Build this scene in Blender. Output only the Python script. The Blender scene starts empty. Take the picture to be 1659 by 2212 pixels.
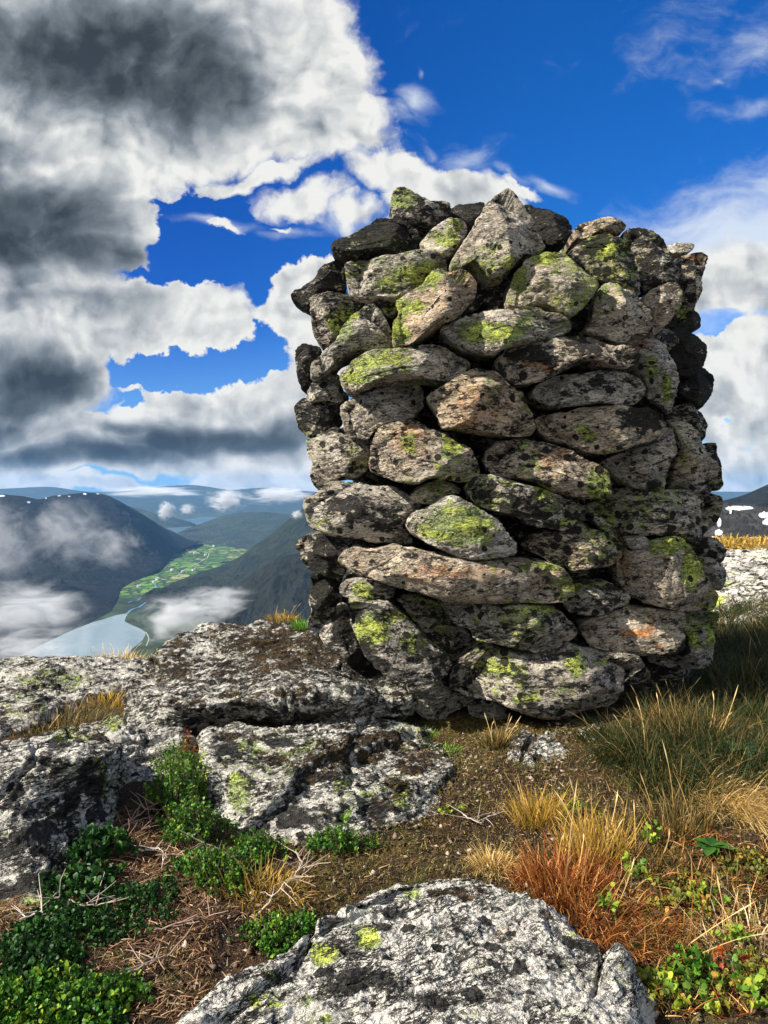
import bpy, math, random
import numpy as np

# ------------------------------------------------------------------ camera
SC = bpy.context.scene
F0, CX, HZ, CAMZ = 1597.0, 829.5, 1050.0, 0.85      # focal length, centre and horizon row in a 1659 x 2212 picture
cd = bpy.data.cameras.new('camera'); cam = bpy.data.objects.new('camera', cd)
SC.collection.objects.link(cam)
cam.location = (0, 0, CAMZ); cam.rotation_euler = (math.radians(90), 0, 0)
cd.sensor_fit = 'VERTICAL'; cd.sensor_height = 36; cd.lens = 36*F0/2212.0
cd.shift_y = -(1106-HZ)/2212.0
cd.clip_start = 0.02; cd.clip_end = 20000
SC.camera = cam
SC.view_settings.view_transform = 'Standard'; SC.view_settings.look = 'None'
SC.view_settings.exposure = 1.08; SC.view_settings.gamma = 1.0
try: SC.view_settings.use_curve_mapping = False
except Exception: pass
SC.cycles.use_denoising = True
try: SC.cycles.denoiser = 'OPENIMAGEDENOISE'; SC.cycles.denoising_prefilter = 'ACCURATE'
except Exception: pass
SC.cycles.max_bounces = 5; SC.cycles.diffuse_bounces = 2; SC.cycles.glossy_bounces = 2
SC.cycles.volume_bounces = 1; SC.cycles.transparent_max_bounces = 8
SC.cycles.volume_max_steps = 64
SC.cycles.use_adaptive_sampling = True; SC.cycles.adaptive_threshold = 0.02

# ------------------------------------------------------------------ sun
SUN_EL = math.radians(40); SUN_AZ = math.radians(15)   # azimuth: degrees in front (camera side) of due left
sdir = np.array([-math.cos(SUN_EL)*math.cos(SUN_AZ), -math.cos(SUN_EL)*math.sin(SUN_AZ), math.sin(SUN_EL)])
sl = bpy.data.lights.new('sun', 'SUN'); sl.energy = 5.0; sl.angle = math.radians(0.53); sl.color = (1.0, 0.92, 0.78)
so = bpy.data.objects.new('sun', sl); SC.collection.objects.link(so)
from mathutils import Vector
so.rotation_euler = Vector(sdir).to_track_quat('Z', 'Y').to_euler()

# ------------------------------------------------------------------ node helpers
class NT:
    def __init__(s, tree): s.t = tree; s.n = tree.nodes; s.l = tree.links
    def new(s, typ, **kw):
        n = s.n.new(typ)
        for k, v in kw.items(): setattr(n, k, v)
        return n
    def put(s, sock, v):
        if isinstance(v, bpy.types.NodeSocket): s.l.new(v, sock)
        elif v is not None: sock.default_value = v
    def math(s, op, a, b=None, c=None, clamp=False):
        n = s.new('ShaderNodeMath', operation=op); n.use_clamp = clamp
        s.put(n.inputs[0], a)
        if b is not None: s.put(n.inputs[1], b)
        if c is not None: s.put(n.inputs[2], c)
        return n.outputs[0]
    def ss(s, v, a, b, lo=0.0, hi=1.0, lin=False):
        n = s.new('ShaderNodeMapRange', interpolation_type='LINEAR' if lin else 'SMOOTHSTEP')
        s.put(n.inputs['Value'], v)
        n.inputs['From Min'].default_value = a; n.inputs['From Max'].default_value = b
        n.inputs['To Min'].default_value = lo; n.inputs['To Max'].default_value = hi
        return n.outputs[0]
    def noise(s, vec, scale, detail=4, rough=.55, dist=0.0, out=0):
        n = s.new('ShaderNodeTexNoise')
        s.put(n.inputs['Vector'], vec); n.inputs['Scale'].default_value = scale
        n.inputs['Detail'].default_value = detail; n.inputs['Roughness'].default_value = rough
        n.inputs['Distortion'].default_value = dist
        return n.outputs[out]
    def vor(s, vec, scale, feature='F1', out='Distance', rnd=1.0):
        n = s.new('ShaderNodeTexVoronoi', feature=feature)
        s.put(n.inputs['Vector'], vec); n.inputs['Scale'].default_value = scale
        n.inputs['Randomness'].default_value = rnd
        return n.outputs[out]
    def mix(s, f, a, b, blend='MIX'):
        n = s.new('ShaderNodeMix', data_type='RGBA', blend_type=blend)
        s.put(n.inputs[0], f)
        s.put(n.inputs[6], a if isinstance(a, bpy.types.NodeSocket) else (*a, 1))
        s.put(n.inputs[7], b if isinstance(b, bpy.types.NodeSocket) else (*b, 1))
        return n.outputs[2]
    def vadd(s, a, b, op='ADD'):
        n = s.new('ShaderNodeVectorMath', operation=op); s.put(n.inputs[0], a); s.put(n.inputs[1], b); return n.outputs[0]
    def vscale(s, a, k):
        n = s.new('ShaderNodeVectorMath', operation='SCALE'); s.put(n.inputs[0], a); s.put(n.inputs[3], k); return n.outputs[0]
    def mapping(s, vec, loc=(0,0,0), rot=(0,0,0), sc=(1,1,1), typ='POINT'):
        n = s.new('ShaderNodeMapping', vector_type=typ)
        s.put(n.inputs[0], vec); n.inputs[1].default_value = loc; n.inputs[2].default_value = rot; n.inputs[3].default_value = sc
        return n.outputs[0]

# ------------------------------------------------------------------ world: blue sky and clouds, laid out by direction
def build_world():
    w = bpy.data.worlds.new('World'); SC.world = w; w.use_nodes = True
    w.cycles.sampling_method = 'MANUAL'; w.cycles.sample_map_resolution = 512
    t = NT(w.node_tree); t.n.clear()
    out = t.new('ShaderNodeOutputWorld'); bg = t.new('ShaderNodeBackground'); bg.inputs[1].default_value = 0.060
    t.l.new(bg.outputs[0], out.inputs[0])
    sky = t.new('ShaderNodeTexSky', sky_type='NISHITA')
    sky.sun_disc = False; sky.sun_elevation = SUN_EL
    sky.sun_rotation = math.atan2(sdir[0], sdir[1])
    sky.altitude = 1200; sky.ozone_density = 3.0; sky.dust_density = 0.3; sky.air_density = 1.0
    hs = t.new('ShaderNodeHueSaturation'); hs.inputs['Saturation'].default_value = 1.35; hs.inputs['Value'].default_value = 1.0
    t.l.new(sky.outputs[0], hs.inputs['Color'])
    geo = t.new('ShaderNodeTexCoord'); d = geo.outputs['Generated']
    sep = t.new('ShaderNodeSeparateXYZ'); t.l.new(d, sep.inputs[0])
    y = t.math('MAXIMUM', sep.outputs[1], 0.08)
    u = t.math('DIVIDE', sep.outputs[0], y); v = t.math('DIVIDE', t.math('ABSOLUTE', sep.outputs[2]), y)
    v2 = t.math('DIVIDE', sep.outputs[2], y)
    cb = t.new('ShaderNodeCombineXYZ'); t.l.new(u, cb.inputs[0]); t.l.new(v2, cb.inputs[1])
    uv = cb.outputs[0]
    # domain warp: curls of two sizes
    w1 = t.vscale(t.vadd(t.noise(uv, 5.0, 3, .55, 0, 1), (-.5,-.5,-.5)), 0.10)
    w2 = t.vscale(t.vadd(t.noise(uv, 22.0, 4, .6, 0, 1), (-.5,-.5,-.5)), 0.040)
    uw = t.vadd(t.vadd(uv, w1), w2)
    us = t.vadd(uv, t.vscale(w1, 1.3))
    def field(vec, blobs, grow=1.35):
        acc = None
        for (px, py, rx, ry, rot, wt) in blobs:
            m = t.mapping(vec, ((px-CX)/F0, (HZ-py)/F0, 0), (0, 0, math.radians(rot)), (rx*grow/F0, ry*grow/F0, 1), 'TEXTURE')
            g = t.new('ShaderNodeTexGradient', gradient_type='SPHERICAL'); t.l.new(m, g.inputs[0])
            val = t.math('MULTIPLY', g.outputs['Fac'], wt) if wt != 1 else g.outputs['Fac']
            acc = val if acc is None else t.math('MAXIMUM', acc, val)
        return acc
    cover = [
        (150,150,420,270,0,1.6),(430,120,330,230,0,1.5),(640,70,150,120,0,1.0),(700,110,90,90,0,.9),(600,250,250,100,-12,1.1),(760,290,110,45,-20,.8),
        (350,300,330,70,0,1.1),(540,385,190,26,10,.62),(650,435,140,45,10,.60),(860,380,140,50,-8,.8),(980,420,150,60,0,1.1),(760,450,90,40,0,.5),
        (-40,330,220,120,0,1.3),(150,430,200,130,-20,1.3),(60,520,240,110,0,1.4),(290,500,65,75,0,.9),(280,560,70,40,-20,.8),(455,484,62,17,-5,.85),(600,491,40,9,0,.5),(1120,400,50,10,-28,.6),(1640,620,190,90,0,.75),
        
        (1120,400,60,16,-30,.62),
        (200,685,350,85,-3,1.3),(470,720,110,45,-12,.9),(60,640,200,60,0,1.0),
        (620,610,80,60,20,1.1),(640,690,110,65,0,1.2),(690,590,70,45,0,1.0),(680,800,70,110,0,1.1),
        (80,830,160,90,0,1.4),(200,800,55,60,0,1.0),(500,880,210,70,0,1.3),(390,900,140,60,0,1.1),(620,900,110,90,0,1.2),(290,835,45,12,0,.6),
        (200,960,420,60,0,1.5),(560,960,250,60,0,1.4),(560,1040,160,50,0,1.1),(120,1040,110,17,-3,.8),(640,1060,60,40,0,1.0),(-150,900,260,200,0,1.5),
        (1000,600,200,160,0,.9),(1200,560,260,110,0,.5),
        
        (1640,770,150,75,0,1.1),(1550,860,90,100,0,1.1),(1680,880,90,60,0,1.0),(1560,940,60,70,0,.8),(1640,1030,150,80,0,1.2),(1720,990,120,80,0,1.2),
        (400,1062,600,22,0,.75),(1700,1070,300,30,0,.8),(1900,700,250,250,0,1.2),(-600,300,500,400,0,1.0),(2500,500,500,300,0,.9),(500,-500,700,250,0,1.0),(1900,-700,600,300,0,.8)]
    cov = field(uw, cover)
    holes = [(620,540,110,34,0,.9),(450,560,120,46,0,1.0),(390,610,100,22,0,.7),(400,475,50,50,0,.8),(430,440,90,20,0,.9),(420,795,200,34,0,1.0),(570,775,45,50,0,1.0),(560,600,60,40,60,.7),
        (250,1018,0.1,0.1,0,0),(1540,690,60,22,0,.5),(1560,905,26,20,0,.5),(300,860,24,14,0,.5)]
    cov = t.math('SUBTRACT', cov, t.math('MULTIPLY', field(t.vadd(uw, t.vscale(w2, .9)), holes), 1.15))
    def billow(vec):               # cauliflower lumps: inverted cells of three sizes
        a = t.math('SUBTRACT', 1.0, t.vor(vec, 11, 'SMOOTH_F1')); b_ = t.math('SUBTRACT', 1.0, t.vor(vec, 26, 'SMOOTH_F1')); c_ = t.math('SUBTRACT', 1.0, t.vor(vec, 60, 'SMOOTH_F1'))
        return t.math('ADD', t.math('ADD', t.math('MULTIPLY', a, .5), t.math('MULTIPLY', b_, .32)), t.math('MULTIPLY', c_, .18))
    ub = t.vadd(t.vadd(uv, t.vscale(w1, .8)), t.vscale(w2, .45))
    bil = billow(ub); bil2 = billow(t.vadd(ub, (.011, .011, 0)))
    det = t.math('ADD', t.math('MULTIPLY', t.noise(uw, 18, 6, .62), .55), t.math('MULTIPLY', t.math('SUBTRACT', bil, .12), .60))
    edge = t.math('ADD', cov, t.math('MULTIPLY', t.math('SUBTRACT', det, .5), .72))
    alpha = t.ss(edge, .18, .42)
    veil = field(us, [(1640,560,300,160,0,1.0),(1420,540,160,60,-8,.55),(1640,420,260,50,8,.55),(1640,90,260,130,0,.36),(1620,240,160,30,0,.3),(1180,385,60,18,-25,.5),(1100,362,60,12,-25,.45),(900,215,40,45,-40,.6),(870,240,30,34,30,.5),(925,320,24,20,0,.42),(928,145,12,18,0,.42),
        (1545,178,26,12,-20,.35),(470,480,95,16,-4,.5),(620,500,80,14,0,.4),(1000,330,120,50,0,.35),(760,470,120,30,0,.4),(560,300,200,60,0,.3)], 1.6)
    vn = t.noise(t.mapping(us, (0,0,0), (0,0,.3), (1,1.7,1)), 13, 6, .62)
    va = t.math('MULTIPLY', t.ss(t.math('ADD', veil, t.math('MULTIPLY', t.math('SUBTRACT', vn, .5), .9)), .10, .80), .85)
    dark = [(250,110,300,150,-8,1.5),(430,190,170,110,0,1.3),(50,500,230,120,0,1.6),(230,560,140,60,0,1.2),(-60,420,140,90,0,1.0),(190,430,60,50,0,.55),(440,470,0.1,0.1,0,.1),
            (60,830,180,100,0,1.3),(30,900,200,60,0,.9),(200,985,280,40,0,1.2),(480,950,240,40,3,1.4),(300,925,90,25,0,.8),(150,655,330,40,0,.55),(320,250,200,50,10,.5),(0,300,120,60,0,.6),
            (680,850,50,40,0,.35),(1560,620,160,80,0,.42),(1620,900,60,40,0,.5),(1500,950,60,60,0,.5),(620,960,90,40,0,.6),(150,700,60,30,0,.3),(480,650,120,25,0,.5)]
    dk = t.math('ADD', field(us, dark, 1.45), t.math('MULTIPLY', t.math('SUBTRACT', t.noise(uv, 6, 5, .6), .5), .55))
    # relief: noise sampled twice, offset toward the sun, gives the billows a bright and a shaded side
    r1 = t.noise(uw, 9, 5, .55); r2 = t.noise(t.vadd(uw, (.018, -.018, 0)), 9, 5, .55)
    rel = t.math('ADD', t.math('MULTIPLY', t.math('SUBTRACT', r1, r2), t.ss(dk, .1, .7, 1.2, .9)), t.math('MULTIPLY', t.math('SUBTRACT', bil, bil2), t.ss(dk, .1, .8, 1.1, .35)))
    big = t.math('MULTIPLY', t.math('SUBTRACT', t.noise(us, 7, 4, .5), .5), .5)
    dks = t.ss(dk, .02, 1.05)
    thick = t.ss(edge, .25, 1.1)
    br = t.math('SUBTRACT', t.math('ADD', t.math('ADD', .99, rel), t.math('ADD', t.math('MULTIPLY', big, .55), t.math('MULTIPLY', t.math('SUBTRACT', t.noise(uw, 15, 5, .6), .5), .42))), t.math('ADD', t.math('MULTIPLY', dks, .64), t.math('MULTIPLY', thick, .22)))
    br = t.math('MINIMUM', t.math('MAXIMUM', br, .05), 1.02)
    ramp = t.new('ShaderNodeValToRGB'); cr = ramp.color_ramp
    cr.elements[0].position = .06; cr.elements[0].color = (.045,.060,.075,1)
    cr.elements[1].position = 1.0; cr.elements[1].color = (.93,.93,.90,1)
    for p, c in ((.22,(.10,.125,.145,1)),(.45,(.25,.29,.33,1)),(.7,(.55,.58,.60,1))):
        e = cr.elements.new(p); e.color = c
    t.l.new(br, ramp.inputs[0])
    cl = t.vscale(ramp.outputs[0], 7.5)
    # clear sky: deeper to the left, lighter low down
    tint = t.mix(t.ss(u, -.35, .3), (.22,.50,.98), (.50,.95,1.36))
    skyc = t.mix(1.0, hs.outputs[0], tint, 'MULTIPLY')
    low = t.ss(v, .25, 0.0)
    skyc = t.mix(t.math('MULTIPLY', low, .55), skyc, (2.4,5.0,8.2))
    skyc = t.mix(va, skyc, (6.2,6.8,7.4))
    fin = t.mix(alpha, skyc, cl)
    # behind the viewer: an unseen bright cloud bank, added as fill light for the front faces
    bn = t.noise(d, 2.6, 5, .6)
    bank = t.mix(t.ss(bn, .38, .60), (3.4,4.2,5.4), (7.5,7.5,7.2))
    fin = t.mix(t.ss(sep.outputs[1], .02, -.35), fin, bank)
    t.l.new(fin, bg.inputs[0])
build_world()

# ------------------------------------------------------------------ numeric helpers
def P(px, py, Y): return np.array([(px-CX)/F0*Y, Y, CAMZ-(py-HZ)/F0*Y])
def hash3(ix, iy, iz, s):
    h = (ix.astype(np.int64)*374761393 + iy.astype(np.int64)*668265263 + iz.astype(np.int64)*2147483647 + s*974634777) & 0xffffffff
    h = ((h ^ (h >> 13))*1274126177) & 0xffffffff
    h = h ^ (h >> 16)
    return (h & 0xffffff)/float(0xffffff)
def vnoise(p, s=0):
    i = np.floor(p).astype(np.int64); f = p-i; f = f*f*f*(f*(f*6-15)+10)
    r = 0
    for dx in (0, 1):
        for dy in (0, 1):
            for dz in (0, 1):
                w = (f[..., 0] if dx else 1-f[..., 0])*(f[..., 1] if dy else 1-f[..., 1])*(f[..., 2] if dz else 1-f[..., 2])
                r = r+w*hash3(i[..., 0]+dx, i[..., 1]+dy, i[..., 2]+dz, s)
    return r*2-1
def fbm(p, scale, octv=4, s=0, rough=.5, ridged=False):
    a, tot, r, q = 1.0, 0, 0, p*scale
    for k in range(octv):
        n = vnoise(q+k*17.3, s+k)
        if ridged: n = 1-2*np.abs(n)
        r = r+a*n; tot += a; a *= rough; q = q*2.03
    return r/tot
def sst(x, a, b):
    t = np.clip((x-a)/(b-a), 0, 1); return t*t*(3-2*t)
def catmull(pts, n):
    pts = np.asarray(pts, float); m = len(pts); nxt = np.roll(pts, -1, 0)
    seg = np.linalg.norm(nxt[:, :2]-pts[:, :2], axis=1)+1e-9 if pts.shape[1] == 2 else np.linalg.norm(nxt-pts, axis=1)+1e-9
    cum = np.concatenate([[0], np.cumsum(seg)]); t = np.linspace(0, cum[-1], n, endpoint=False)
    k = np.clip(np.searchsorted(cum, t, side='right')-1, 0, m-1); f = ((t-cum[k])/seg[k])[:, None]
    p0, p1, p2, p3 = pts[(k-1) % m], pts[k], pts[(k+1) % m], pts[(k+2) % m]
    cr = .5*((2*p1)+(-p0+p2)*f+(2*p0-5*p1+4*p2-p3)*f*f+(-p0+3*p1-3*p2+p3)*f**3)
    return cr*.6+(p1*(1-f)+p2*f)*.4
def gnormals(G):                       # grid rings x around (closed around)
    du = np.roll(G, -1, 1)-np.roll(G, 1, 1)
    dv = np.empty_like(G); dv[1:-1] = G[2:]-G[:-2]; dv[0] = G[1]-G[0]; dv[-1] = G[-1]-G[-2]
    n = np.cross(du, dv); l = np.linalg.norm(n, axis=-1, keepdims=True)
    return n/np.maximum(l, 1e-12)
ROOT = SC.collection
def mesh_obj(name, V, faces, mat, parent=None, smooth=True):
    me = bpy.data.meshes.new(name); V = np.asarray(V, np.float32)
    me.vertices.add(len(V)); me.vertices.foreach_set('co', V.ravel())
    if isinstance(faces, np.ndarray):
        k = faces.shape[1]; nf = len(faces)
        me.loops.add(nf*k); me.loops.foreach_set('vertex_index', faces.astype(np.int32).ravel())
        me.polygons.add(nf); me.polygons.foreach_set('loop_start', np.arange(0, nf*k, k, dtype=np.int32))
    else:
        ls = np.array([len(f) for f in faces], np.int32); fl = np.concatenate([np.asarray(f, np.int32) for f in faces])
        me.loops.add(len(fl)); me.loops.foreach_set('vertex_index', fl)
        me.polygons.add(len(faces)); me.polygons.foreach_set('loop_start', (np.cumsum(ls)-ls).astype(np.int32))
    me.update(calc_edges=True); me.validate()
    if smooth: me.polygons.foreach_set('use_smooth', np.ones(len(me.polygons), bool))
    if mat is not None: me.materials.append(mat)
    o = bpy.data.objects.new(name, me); ROOT.objects.link(o)
    if parent is not None: o.parent = parent
    return o
def attr(o, name, data):               # per-vertex colour attribute, data N x 3
    a = o.data.attributes.new(name, 'FLOAT_COLOR', 'POINT')
    c = np.ones((len(o.data.vertices), 4), np.float32); c[:, :3] = data
    a.data.foreach_set('color', c.ravel())
def grid_faces(R, T, closed=True):
    i = np.arange(R-1)[:, None]*T; j = np.arange(T if closed else T-1)[None, :]; j2 = (j+1) % T
    return np.stack([i+j, i+j2, i+T+j2, i+T+j], -1).reshape(-1, 4)
def tag(o, label, cat, group=None, kind=None):
    o['label'] = label; o['category'] = cat
    if group: o['group'] = group
    if kind: o['kind'] = kind
    return o
def struct(o): o['kind'] = 'structure'; return o
def recentre(o):                       # put the origin at the middle of the thing's base
    n = len(o.data.vertices); a = np.empty(n*3, np.float32); o.data.vertices.foreach_get('co', a); a = a.reshape(-1, 3)
    c = (a.min(0)+a.max(0))/2; c[2] = a[:, 2].min(); a -= c; o.data.vertices.foreach_set('co', a.ravel()); o.location = c; o.data.update()

# ------------------------------------------------------------------ materials
def mat_new(name):
    m = bpy.data.materials.new(name); m.use_nodes = True; t = NT(m.node_tree)
    b = t.n['Principled BSDF']; b.inputs['Roughness'].default_value = .9
    b.inputs['Specular IOR Level'].default_value = .25
    return m, t, b
def colattr(t, name):
    a = t.new('ShaderNodeAttribute', attribute_name=name); s = t.new('ShaderNodeSeparateColor'); t.l.new(a.outputs['Color'], s.inputs[0])
    return s.outputs

def rock_mat(name, size=1.0, pale=.3, black=.4, warm=.5, mossy=.0, bump=1.0, folia=(1, 1, 2.2), crack=.65, gbase=0.0):
    """Lichened gneiss: speckled pale grains, black crust, round black lichens, green map lichens, rust.
    Attribute 'spots' R green, G black, B rust; attribute 'tone' R pale, G warm, B brown moss."""
    m, t, b = mat_new(name)
    geo = t.new('ShaderNodeNewGeometry'); oi = t.new('ShaderNodeObjectInfo')
    p = t.mapping(geo.outputs['Position'], (0, 0, 0), (.35, .5, .1), folia)
    sp = list(colattr(t, 'spots')); tn = colattr(t, 'tone')
    gb = t.math('MULTIPLY', t.ss(t.noise(geo.outputs['Position'], 3.2, 3, .6), .50, .66), gbase)
    sp[0] = t.math('MAXIMUM', t.math('MULTIPLY', sp[0], 1.25), gb)
    fine = t.noise(p, 95*size, 4, .7); mid = t.noise(p, 26*size, 5, .65); big = t.noise(p, 6*size, 4, .6)
    grain = t.vor(p, 120*size, out='Color'); gs = t.new('ShaderNodeSeparateColor'); t.l.new(grain, gs.inputs[0])
    # base
    c = t.mix(t.ss(t.math('ADD', big, t.math('MULTIPLY', t.math('SUBTRACT', mid, .5), .6)), .35, .65), (.085,.080,.062), (.27,.245,.185))
    warmf = t.math('MULTIPLY', t.ss(t.noise(p, 9*size, 5, .65), .42, .62), t.math('ADD', tn[1], warm*.7, clamp=True))
    c = t.mix(warmf, c, (.50,.28,.10))
    # pale grains and patches
    pl = t.math('ADD', tn[0], pale)
    pn = t.math('ADD', t.math('MULTIPLY', mid, .6), t.math('MULTIPLY', fine, .5))
    palef = t.ss(t.math('ADD', pn, t.math('MULTIPLY', pl, .28)), .62, .74)
    c = t.mix(t.math('MULTIPLY', palef, .82), c, t.mix(t.math('ADD', t.math('MULTIPLY', tn[1], .6), t.math('MULTIPLY', warm, .38), clamp=True), (.66,.66,.62), (.68,.50,.32)))
    c = t.mix(t.math('MULTIPLY', t.ss(gs.outputs[0], .80, .9), t.math('MULTIPLY', pl, .7, clamp=True)), c, (.70,.66,.60))
    # rust
    rustf = t.math('MULTIPLY', sp[2], t.ss(t.math('ADD', mid, t.math('MULTIPLY', sp[2], .15)), .44, .62))
    c = t.mix(rustf, c, (.52,.19,.045))
    # green lichen crust
    gn = t.noise(p, 42*size, 5, .7)
    gf = t.ss(t.math('ADD', t.math('MULTIPLY', sp[0], .62), t.math('MULTIPLY', t.math('SUBTRACT', t.math('ADD', t.math('MULTIPLY', gn, .8), t.math('MULTIPLY', mid, .5)), .60), 2.3)), .26, .44)
    gf = t.math('MULTIPLY', gf, t.ss(sp[0], .02, .15))
    gcol = t.mix(t.ss(t.noise(p, 12*size, 3), .4, .62), (.34,.43,.14), (.54,.64,.08))
    gcol = t.mix(t.math('MULTIPLY', t.ss(sp[0], .95, 1.25), .8), gcol, (.62,.72,.06))
    gcol = t.mix(t.ss(fine, .50, .62), gcol, (.09,.11,.04))
    c = t.mix(t.math('MULTIPLY', gf, .9), c, gcol)
    # thin scattered pale green tint
    tg = t.math('MULTIPLY', t.ss(t.noise(p, 15*size, 5, .7), .53, .66), .38)
    c = t.mix(tg, c, (.20,.25,.13))
    # dark creases along the foliation, and dark grains
    fol = t.noise(t.mapping(p, (0,0,0), (0,0,0), (.45,.45,1.5)), 42*size, 5, .7, .8)
    crease = t.ss(t.math('ABSOLUTE', t.math('SUBTRACT', fol, .5)), .035, .004)
    crease = t.math('MULTIPLY', crease, t.ss(t.noise(p, 11*size, 3), .40, .56))
    c = t.mix(t.math('MULTIPLY', crease, .85), c, (.018,.017,.014))
    c = t.mix(t.math('MULTIPLY', t.ss(fine, .45, .37), .8), c, (.02,.02,.018))
    # black crust, denser where the attribute says so
    bk = t.math('ADD', sp[1], black)
    bn = t.math('ADD', t.math('MULTIPLY', t.noise(p, 17*size, 6, .72), .75), t.math('MULTIPLY', t.noise(p, 60*size, 4, .7), .35))
    bf = t.ss(t.math('ADD', bn, t.math('MULTIPLY', bk, .17)), .62, .70)
    # round black lichens with ragged rims
    pw = t.vadd(geo.outputs['Position'], t.vscale(t.vadd(t.noise(p, 60, 3, .5, 0, 1), (-.5,-.5,-.5)), .012))
    vd = t.vor(pw, 26*size); vc = t.vor(pw, 26*size, out='Color'); vs = t.new('ShaderNodeSeparateColor'); t.l.new(vc, vs.inputs[0])
    rad = t.math('MULTIPLY', t.ss(vs.outputs[0], .35, 1.0, 0.0, .50), t.math('ADD', .45, bk))
    dot = t.math('MULTIPLY', t.math('GREATER_THAN', t.math('SUBTRACT', rad, vd), 0.0), t.ss(t.math('ADD', big, t.math('MULTIPLY', bk, .3)), .42, .56))
    bf = t.math('MAXIMUM', bf, dot)
    c = t.mix(t.math('MULTIPLY', bf, .95), c, t.mix(t.ss(fine, .45, .7), (.006,.006,.007), (.024,.023,.022)))
    # brown moss
    ms = t.math('ADD', tn[2], mossy)
    mf = t.math('MULTIPLY', t.ss(t.math('ADD', t.math('ADD', t.math('MULTIPLY', t.noise(p, 9*size, 6, .75), .7), t.math('MULTIPLY', t.noise(p, 45*size, 4, .7), .45)), t.math('MULTIPLY', ms, .13)), .64, .70), t.ss(ms, .01, .2))
    c = t.mix(mf, c, t.mix(t.ss(fine, .4, .65), (.028,.018,.010), (.13,.085,.035)))
    # hairline cracks
    cr = t.vor(t.vadd(p, t.vscale(t.vadd(t.noise(p, 30, 4, .6, 0, 1), (-.5,-.5,-.5)), .05)), 16*size, 'DISTANCE_TO_EDGE')
    crf = t.math('MULTIPLY', t.math('MULTIPLY', t.math('SUBTRACT', 1.0, t.ss(cr, 0.0, .06)), t.ss(t.noise(p, 7, 3), .42, .6)), crack)
    c = t.mix(crf, c, (.015,.014,.012))
    t.l.new(c, b.inputs['Base Color'])
    # relief
    h = t.math('ADD', t.math('MULTIPLY', mid, 1.0), t.math('MULTIPLY', fine, .45))
    h = t.math('ADD', h, t.math('MULTIPLY', palef, .10)); h = t.math('SUBTRACT', h, t.math('MULTIPLY', crease, .35)); h = t.math('SUBTRACT', h, t.math('MULTIPLY', crf, .5))
    h = t.math('ADD', h, t.math('MULTIPLY', t.math('MAXIMUM', gf, bf), .12)); h = t.math('ADD', h, t.math('MULTIPLY', mf, .3))
    bp = t.new('ShaderNodeBump'); bp.inputs['Strength'].default_value = 1.0*bump; bp.inputs['Distance'].default_value = .030
    t.l.new(h, bp.inputs['Height']); t.l.new(bp.outputs[0], b.inputs['Normal'])
    return m
M_STONE = rock_mat('lichened_stone', 1.0, .80, .16, .78, gbase=.5)
M_BOULD = rock_mat('boulder_rock', .8, .95, .24, .22, 0.0, 1.1, (1, 1.3, 1.8), .0, .25)
M_SLAB = rock_mat('pale_slab_rock', .30, .55, .25, .55, 0.0, 1.4, (1, 1, 1.5), .0, .3)

# patches of lichen etc. traced from the photograph (picture px; a place on the rock face)
GREEN = [(870,430,40,18,.8),(830,528,70,22,.6),(900,592,60,32,.9),(760,580,22,25,.6),(840,622,30,12,.6),(960,520,25,20,.7),(985,490,15,22,.7),
 (735,690,35,42,.75),(765,680,16,12,.8),(870,665,45,22,.9),(862,705,22,35,.9),(935,600,16,16,.9),(1060,715,78,26,.9),(1135,700,30,20,.5),(825,778,70,20,.9),
 (768,812,38,25,.9),(1130,865,12,40,.7),(1115,600,20,38,.9),(1185,558,38,24,.9),(1310,530,55,26,1.),(1475,680,14,34,.7),(1440,840,10,38,1.),(1415,795,18,40,.55),
 (1505,868,22,15,.8),(672,950,12,18,.6),(888,960,22,25,.6),(980,958,36,34,.85),(1297,1048,28,30,.8),(1125,960,22,12,.6),(1270,937,20,13,1.),(1320,967,10,7,1.),(1400,895,40,12,.4),
 (1165,1066,26,26,1.),(1098,1046,18,9,.9),(1108,1089,12,12,.8),(1191,1093,20,15,.8),(1221,1129,18,12,.9),(984,1135,85,52,.8),(1170,1225,60,11,.9),(1241,1268,7,28,1.),
 (792,1272,26,18,1.),(802,1361,42,42,1.),(851,1331,46,16,.95),(894,1390,32,20,.9),(1175,1313,42,11,.9),(1274,1267,34,6,.7),(1290,1208,36,10,.5),(1423,1076,14,20,.6),
 (1456,1180,46,22,1.),(1497,1225,19,52,1.),(1405,1190,18,12,.7),(1507,1384,24,26,.9),(1540,1350,9,55,1.),(1548,1301,9,26,1.),(1246,1424,20,34,.9),(1066,1444,52,16,.9),(1143,1506,40,16,1.),
 (1225,1487,30,20,.7),(1120,1460,22,22,.6),(1300,1430,20,10,.6),(520,1705,32,45,.75),(530,1620,40,20,.4),(215,1670,14,50,.5),(160,1590,60,12,.5),(700,2060,36,26,.95),(796,2030,34,34,1.),(592,2112,20,14,.6),
 (900,1930,24,12,.6),(560,2165,14,22,.5),(700,2205,14,8,.8),(740,1690,26,26,.45),(870,1710,26,34,.5),(60,1960,60,30,.5),(400,1650,18,20,.8),(120,1470,80,22,.35),(440,1690,8,80,.8),(240,1560,40,16,.5),(330,1395,20,30,.6)]
RUST = [(1375,1366,48,13,1.),(1424,1386,9,8,1.),(1400,1345,10,20,.8),(1010,600,25,32,.45),(885,950,40,40,.6),(1030,880,70,50,.45),(1160,790,40,10,.8),(1380,740,15,10,.7),(1340,1215,25,25,.5),
 (980,1240,110,22,.5),(1195,985,40,22,.45),(1465,1000,30,25,.3),(1510,560,20,12,.8),(1340,505,40,10,.4),(700,1010,40,30,.12),(1100,2010,40,20,.2),(930,1050,30,16,.3)]
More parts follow.
